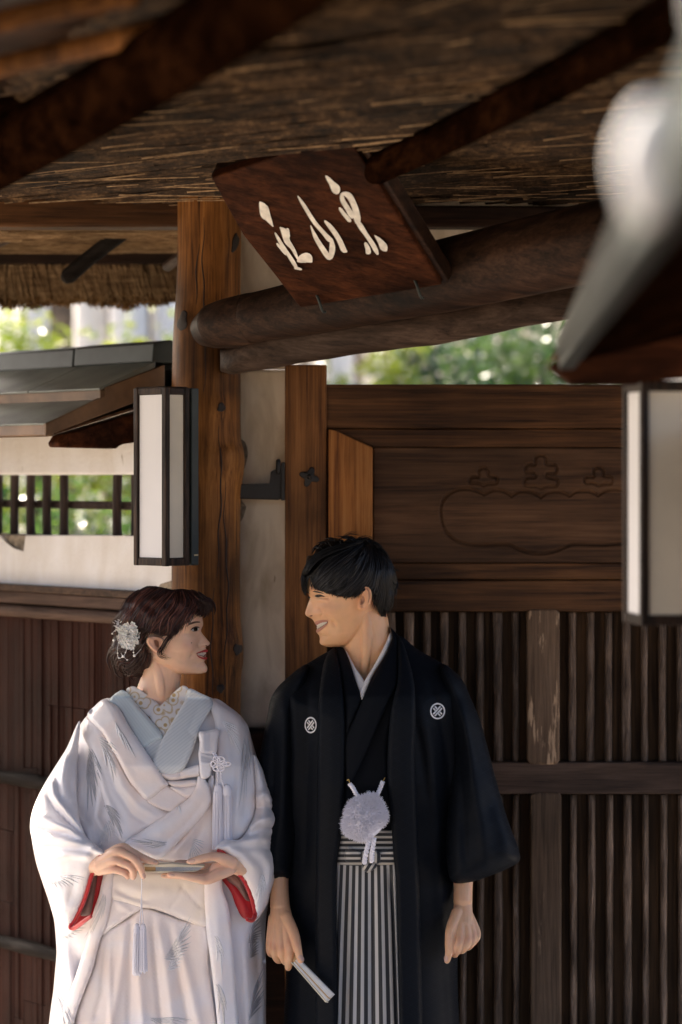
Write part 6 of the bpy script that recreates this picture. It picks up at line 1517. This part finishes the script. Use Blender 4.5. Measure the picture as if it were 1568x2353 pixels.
crown = [h4(g) for g in [[(480, 300), (440, 270), (400, 290), (360, 340)], [(600, 260), (560, 200), (500, 210), (440, 250)], [(760, 260), (700, 190), (640, 180), (590, 200)], [(880, 260), (820, 180), (760, 190), (700, 200)], [(1000, 300), (960, 205), (900, 190), (840, 195)], [(1090, 400), (1090, 300), (1040, 240), (980, 215)]]]
strands('hair_lock', crown, 40, hsurfM, M['hair_black'], hair_m, 3, 2, .0022, 53, 14, .01, (.7, 1.0), 7, .6, (.5, 1, .8, .04))
fly = [h4(g) for g in [[(640, 230), (700, 160), (800, 130), (920, 170)], [(800, 220), (860, 170), (960, 170), (1040, 240)], [(1000, 230), (1090, 290), (1150, 380), (1165, 470)], [(1120, 400), (1180, 470), (1230, 490), (1262, 488)], [(1150, 560), (1200, 630), (1240, 655), (1275, 645)]]]
for i in range(5): strands('flyaway_hair', [fly[i], [(x + 3, y + 2) for x, y in fly[i]]], 9, lambda U, V: np.full(U.shape, YM - .02), M['hair_black'], hair_m, 2, 2, .0004, 20 + i, 14, .03, (.7, 1))

# ------------------------------------------------------------------ his clothes
def Dp(pts): return pts
silM = g1([(790, 18), (845, 65), (950, 140), (1100, 228), (1190, 300), (1230, 400), (1240, 560), (1230, 900), (1200, 1200), (1190, 1434)]) + [(1060, 2060), (1052, 2200), (1056, 2353), (1075, 2600), (1090, 2960), (630, 2960), (640, 2600), (652, 2353), (658, 2200), (650, 2060)] + g1([(180, 1400), (165, 900), (150, 600), (140, 420), (180, 340), (320, 232), (455, 150), (500, 130)])
silMP = resample(silM, 14)
def TM(U, V):
    d, _, _ = seg_dist(U, V, silMP)
    s_ = np.interp(V, [1440, 1500, 1600, 1800, 2000, 2200, 2960], [.35, .55, .88, 1.0, .92, .88, .95])
    return 5.545 - inflate(d, 170, .150) * s_
hm = [q for q in silM]
hbody = g1([(640, 440), (560, 250), (500, 132)][::1])
hpoly = g1([(845, 65), (950, 140), (1100, 228), (1190, 300), (1230, 400), (1240, 560), (1230, 900), (1200, 1200), (1190, 1434)]) + [(1060, 2060), (1052, 2200), (1056, 2353), (1075, 2600), (1090, 2960), (630, 2960), (640, 2600), (652, 2353), (658, 2200), (650, 2060)] + g1([(180, 1400), (165, 900), (150, 600), (140, 420), (180, 340), (320, 232), (455, 150), (500, 132), (560, 260), (650, 430), (720, 330), (800, 150)])
fH = [(g1([(330, 250), (340, 600), (330, 1000), (320, 1434)]), 10, -8), (g1([(250, 330), (260, 700), (240, 1200)]), 12, 9), (g1([(200, 380), (215, 800)]), 9, -8), (g1([(1000, 280), (1080, 500), (1120, 800), (1130, 1200)]), 10, -9), (g1([(960, 420), (1020, 700), (1060, 1100), (1080, 1434)]) + [(1030, 2353)], 14, 10), (g1([(950, 560), (980, 760), (1010, 1000)]), 8, -8), (g1([(1150, 330), (1170, 600), (1160, 1000)]), 10, 7), ([(690, 2050), (685, 2353), (680, 2900)], 12, 7), ([(1010, 2050), (1025, 2353), (1050, 2900)], 9, -7)]
haori = relief('haori', hpoly, lambda U, V: TM(U, V) - fold_sum(U, V, fH) - .002 * nz(U, V, 36, 5), M['haori_black'], gm, back=lambda U, V: 5.545 + inflate(seg_dist(U, V, silMP)[0], 120, .09), step=7)
# inner kimono
patch('kimono', g1([(495, 140), (540, 300), (545, 640), (540, 900), (515, 1170), (820, 1170), (790, 900), (785, 650), (830, 420), (840, 80), (760, 200), (650, 430), (590, 260), (545, 140)]), TM, .006, 'kimono_black', gm, .003, [(g1([(640, 440), (560, 620), (560, 900)]), 14, 4)], step=6)
patch('white_collar', g1([(536, 138), (556, 158), (600, 240), (652, 322), (648, 380), (634, 424), (600, 310), (560, 190)]), TM, .014, 'white_thread', gm, .003, step=3, edge=4)
patch('white_collar', g1([(800, 48), (806, 78), (770, 170), (700, 285), (640, 424), (624, 392), (652, 322), (706, 232), (770, 110), (792, 55)]), TM, .020, 'white_thread', gm, .003, step=3, edge=4)
patch('kimono_collar', g1([(492, 138), (534, 134), (565, 195), (602, 312), (636, 428), (600, 520), (560, 625), (546, 640), (540, 430), (520, 280)]), TM, .022, 'haori_black', gm, .005, [(g1([(520, 170), (580, 400), (570, 600)]), 10, 3)], step=5)
patch('kimono_collar', g1([(800, 22), (838, 70), (842, 180), (835, 330), (780, 450), (700, 640), (600, 862), (556, 905), (546, 800), (546, 645), (600, 520), (640, 428), (700, 292), (772, 172), (808, 82)]), TM, .030, 'kimono_black', gm, .006, [(g1([(800, 150), (700, 450), (580, 760)]), 12, 3)], step=5)
# haori lapels: long hanging bands
lapL = g1([(455, 152), (492, 138), (520, 280), (540, 480), (546, 640), (541, 900), (526, 1160), (502, 1330), (498, 1434)]) + [(774, 2100), (776, 2353), (778, 2960), (716, 2960), (724, 2353)] + g1([(380, 1434), (386, 1000), (390, 700), (398, 420), (420, 240)])
lapR = g1([(795, 16), (845, 66), (880, 130), (930, 320), (940, 540), (936, 760), (950, 1100), (960, 1434)]) + [(966, 2100), (972, 2353), (985, 2960), (930, 2960), (918, 2353), (912, 2100)] + g1([(828, 1434), (815, 1300), (800, 1050), (782, 860), (786, 650), (802, 480), (836, 330), (842, 200), (836, 75)])
lpL = patch('haori_lapel', lapL, TM, .030, 'haori_black', haori, .010, [(g1([(470, 200), (470, 600), (450, 1200)]), 14, 2)], step=6, edge=9)
lpR = patch('haori_lapel', lapR, TM, .036, 'haori_black', haori, .010, [(g1([(880, 200), (860, 600), (880, 1200)]), 14, 2)], step=6, edge=9)
# sleeves
slM = g1([(1085, 225), (1190, 298), (1250, 418), (1300, 540), (1345, 700), (1392, 880), (1450, 1080), (1526, 1310), (1450, 1372), (1330, 1420), (1250, 1445), (1150, 1448), (1120, 1380), (1110, 1200), (1130, 900), (1150, 720), (1125, 540), (1080, 360)])
slMP = resample(slM, 12)
def TSM(U, V): return 5.515 - .0002 * np.clip(V - 1600, 0, 500) - inflate(seg_dist(U, V, slMP)[0], 60, .075)
fS = [(g1([(1190, 420), (1240, 700), (1290, 1000), (1340, 1380)]), 16, 12), (g1([(1160, 560), (1190, 800), (1210, 1100), (1220, 1400)]), 12, -12), (g1([(1270, 560), (1330, 800), (1400, 1100)]), 16, -9), (g1([(1110, 400), (1160, 560), (1170, 800)]), 9, 8), (g1([(1300, 760), (1400, 1050), (1470, 1300)]), 14, 8)]
slvM = relief('sleeve', slM, lambda U, V: TSM(U, V) - fold_sum(U, V, fS) - .002 * nz(U, V, 30, 3), M['haori_black'], haori, back=lambda U, V: 5.53 + 0 * U, step=6)
slN = g1([(330, 225), (190, 330), (132, 410), (108, 520), (85, 640), (62, 760), (50, 1000), (60, 1250), (90, 1400)]) + g2([(60, 240), (90, 272), (150, 255), (228, 240)]) + g1([(250, 1330), (290, 1150), (300, 900), (310, 600), (345, 330)])
slNP = resample(slN, 12)
def TSN(U, V): return 5.515 - .0001 * np.clip(V - 1600, 0, 500) - inflate(seg_dist(U, V, slNP)[0], 55, .060)
relief('sleeve', slN, lambda U, V: TSN(U, V) - fold_sum(U, V, [(g1([(200, 400), (210, 700), (190, 1200)]), 12, 9), (g1([(260, 380), (270, 800), (240, 1300)]), 10, -9), (g1([(140, 500), (140, 900), (130, 1300)]), 10, -8)]), M['haori_black'], haori, back=lambda U, V: 5.53 + 0 * U, step=6)
# crests
ccast = caster(bvh_of(haori, lpL, lpR, slvM), 5.42)
def crest(cx, cy, rx, ry, cut=None):
    r0 = None
    ring = Geo(); n = 40
    U = []; V = []
    for k, s_ in enumerate((1.0, .80)):
        for i in range(n):
            a = i / n * 2 * math.pi; U.append(cx + rx * s_ * math.cos(a)); V.append(cy + ry * s_ * math.sin(a))
    U, V = np.array(U), np.array(V)
    Y = ccast(U, V) - .0012
    P = WN(U, V, Y); P2 = WN(U, V, Y + .004); Fs = []
    for i in range(n):
        j = (i + 1) % n; Fs += [(i, j, n + j, n + i), (2 * n + i, 3 * n + i, 3 * n + j, 2 * n + j), (i, 2 * n + i, 2 * n + j, j), (n + i, n + j, 3 * n + j, 3 * n + i)]
    o = mk('crest', np.vstack([P, P2]), Fs, M['white_thread'], haori)
    for sgn, off in ((1, .0013), (-1, .0018)):
        for k in (-.5, .5):
            for half in ((-1, 1) if sgn > 0 else (0,)):
                a = math.radians(45 * sgn); dx, dy = math.cos(a), math.sin(a); px, py = -dy, dx
                s0, s1 = (-.64, .64) if half == 0 else ((.30, .64) if half > 0 else (-.64, -.30))
                w = .105; q = []
                for (s_, t_) in ((s0, -w), (s1, -w), (s1 + .05, 0), (s1, w), (s0, w), (s0 - .05, 0)):
                    t2 = k * .30 + t_
                    q.append((cx + (dx * s_ + px * t2) * rx, cy + (dy * s_ + py * t2) * ry))
                vv_, ff, _ = relief_geo(q, lambda U, V: ccast(U, V) - off, .004, 3.0, False); mk('crest_feather', vv_, ff, M['white_thread'], o)
u, v = g1([(1063, 488)])[0]; crest(u, v, 17.5, 19)
u, v = g1([(352, 566)])[0]; crest(u, v, 14, 19)

# hakama: belt, knot, pleated skirt
def uvb(U, V): return np.column_stack([U / 1000, V / 1000])
patch('hakama_belt', g1([(517, 1160), (818, 1160), (824, 1270), (826, 1345), (498, 1345), (503, 1270)]), TM, .014, 'belt_stripe', gm, .005, [(g1([(510, 1245), (600, 1258), (830, 1252)]), 2.5, -4)], step=5)
def uvs_(U, V):
    c0 = 846; wv = np.interp(V, [1980, 2150, 2353, 2960], [.86, .96, 1.06, 1.3])
    pl = 3.0 * np.sin((U - c0) / wv / 24)
    return np.column_stack([((U - c0) / wv + pl * .0) / 1000 + .5, V / 1000])
hk = g1([(505, 1335), (826, 1335), (832, 1434)]) + [(912, 2100), (920, 2353), (945, 2960), (770, 2960), (774, 2353), (772, 2100)] + g1([(498, 1434)])
fK = [([(790 + 0, 1990), (786, 2353), (780, 2900)], 4, -10), ([(812, 1990), (800, 2100), (797, 2353), (790, 2900)], 5, -12), ([(806, 1995), (809, 2353), (806, 2900)], 7, 6), ([(856, 1995), (854, 2353), (852, 2900)], 2.2, -9), ([(872, 1995), (880, 2353), (890, 2900)], 9, 4), ([(894, 1990), (904, 2100), (912, 2353), (935, 2900)], 3.0, -11), ([(832, 1995), (830, 2353), (828, 2900)], 9, 4)]
patch('hakama_skirt', hk, TM, .010, 'hakama_stripe', gm, .004, fK, step=4, edge=5, uvf=uvs_)
patch('belt_knot', g1([(552, 1252), (600, 1258), (640, 1280), (642, 1330), (548, 1330)]), TM, .024, 'belt_stripe', gm, .008, [(g1([(560, 1290), (640, 1300)]), 5, 2)], step=3.5, edge=6)
patch('belt_knot', g1([(730, 1285), (780, 1262), (822, 1262), (826, 1335), (735, 1335)]), TM, .024, 'belt_stripe', gm, .008, (), step=3.5, edge=6)
patch('belt_knot', g1([(640, 1275), (735, 1275), (735, 1338), (640, 1338)]), TM, .030, 'belt_stripe', gm, .008, (), step=3.5, edge=6, uvf=lambda U, V: np.column_stack([V / 1000, U / 1000 * .9]))
patch('belt_knot', g1([(640, 1335), (670, 1338), (722, 1345), (710, 1372), (670, 1392), (645, 1372)]), TM, .032, 'belt_stripe', gm, .008, (), step=3.5, edge=6, uvf=lambda U, V: np.column_stack([V / 1000, (U * .8 + V * .5) / 1000]))

# haori cord with white pompom
pk = tf(7.84 ** -1 / 1.088, 753.7, 1746.3)    # crop of the pompom
yp = float(TM(np.array([837.]), np.array([1880.]))[0]) - .062
pcx, pcy = pk([(720, 1130)])[0]
G2 = Geo(); r3 = np.random.RandomState(9); n = 5200
D = r3.normal(size=(n, 3)); D[:, 1] = -np.abs(D[:, 1]) + .25; D /= np.linalg.norm(D, axis=1)[:, None]
# lumpy outline: fuller left, flattened right top and bottom right
ang = np.arctan2(-D[:, 2], D[:, 0]); rr = .0505 * (1 + .10 * np.cos(2 * (ang - 2.4)) - .13 * np.exp(-((ang - .9) / .45) ** 2) + .05 * np.sin(5 * ang + 1)) * r3.uniform(.90, 1.03, n)
cen = np.array([(pcx - 784) / F * yp, yp, CAMZ - (pcy - 1100) / F * yp])
hor = np.hypot(D[:, 0], D[:, 2])
S = np.column_stack([D[:, 0] * rr, D[:, 1] * .036, D[:, 2] * rr * 1.08])
Dj = D + r3.normal(0, .28, (n, 3)); Dj /= np.linalg.norm(Dj, axis=1)[:, None]
V_, F_ = prisms_geo(cen + S * .84, Dj, r3.uniform(.007, .013, n), r3.uniform(.0005, .001, n)); G2.add(V_, F_)
core = []
for i in range(13):
    for j in range(24):
        t = math.pi * i / 12; p = 2 * math.pi * j / 24; a = math.atan2(-math.cos(t), math.sin(t) * math.cos(p))
        core.append(cen + np.array([math.sin(t) * math.cos(p) * .044, math.sin(t) * math.sin(p) * .032, math.cos(t) * .047]))
cf = [(i * 24 + j, i * 24 + (j + 1) % 24, (i + 1) * 24 + (j + 1) % 24, (i + 1) * 24 + j) for i in range(12) for j in range(24)]
G2.add(core, cf)
pomo = G2.build('pompom', M['cord_white'], gm, False)
def q3(x, y, d=0): return W(*pk([(x, y)])[0], yp + d)
cord('pompom_cord', [q3(430, 470, .02), q3(490, 545, .015), q3(540, 640, .008), q3(600, 740, 0)], .0046, M['cord_white'], pomo, 22)
cord('pompom_cord', [q3(1075, 430, .02), q3(1030, 545, .015), q3(970, 680, .008), q3(900, 800, 0)], .0046, M['cord_white'], pomo, 24)
cord('pompom_cord', [q3(810, 1560, -.005), q3(770, 1740, -.004), q3(725, 1960, .004), q3(722, 2010, .008)], .0050, M['cord_white'], pomo, 30)
cord('pompom_cord', [q3(905, 1540, -.005), q3(880, 1740, -.004), q3(865, 1900, .004), q3(862, 1985, .008)], .0050, M['cord_white'], pomo, 30)
tube('cord_hook', [q3(380, 400, .022), q3(410, 380, .020), q3(425, 430, .018), q3(450, 470, .016)], .0011, M['gold_wire'], pomo, 6, 16)
tube('cord_hook', [q3(1118, 350, .022), q3(1095, 390, .020), q3(1070, 430, .018)], .0011, M['gold_wire'], pomo, 6, 12)

# his closed fan
fm = empty('folding_fan', W(670, 2200, 5.40), 'closed white folding fan in the lowered hand of the man', 'fan')
a0 = np.array(W(*g2([(238, 758)])[0], 5.412)); a1 = np.array(W(*g2([(490, 1030)])[0], 5.350))
ax = (a1 - a0) / np.linalg.norm(a1 - a0); LN = np.linalg.norm(a1 - a0); up = np.cross(ax, [0, -1, 0]); up /= np.linalg.norm(up); out = np.cross(up, ax)
if out[1] > 0: out = -out
def fb(name, s0, s1, h0, h1, w0, w1, mat, k0=1., k1=1.):
    P = [a0 + ax * LN * s0 + up * h0 * k0, a0 + ax * LN * s1 + up * h0 * k1, a0 + ax * LN * s1 + up * h1 * k1, a0 + ax * LN * s0 + up * h1 * k0]
    return prism(name, [Vector(p + out * w1) for p in P], Vector(out * (w0 - w1)), M[mat], fm, .0006)
fb('rib', -.25, .22, -.008, .008, -.004, .008, 'fan_bamboo', .7, .8)
for i in range(7): fb('paper_fold', .12 if i else .15, 1.0, -.010 + i * .0029, -.0075 + i * .0029, -.006, .0085 + .001 * (i % 2), 'fan_paper' if i != 4 else 'fan_bamboo', .75, 1.05)
fb('guard', -.2, 1.01, .0108, .0135, -.006, .010, 'fan_cream', .7, 1.05)
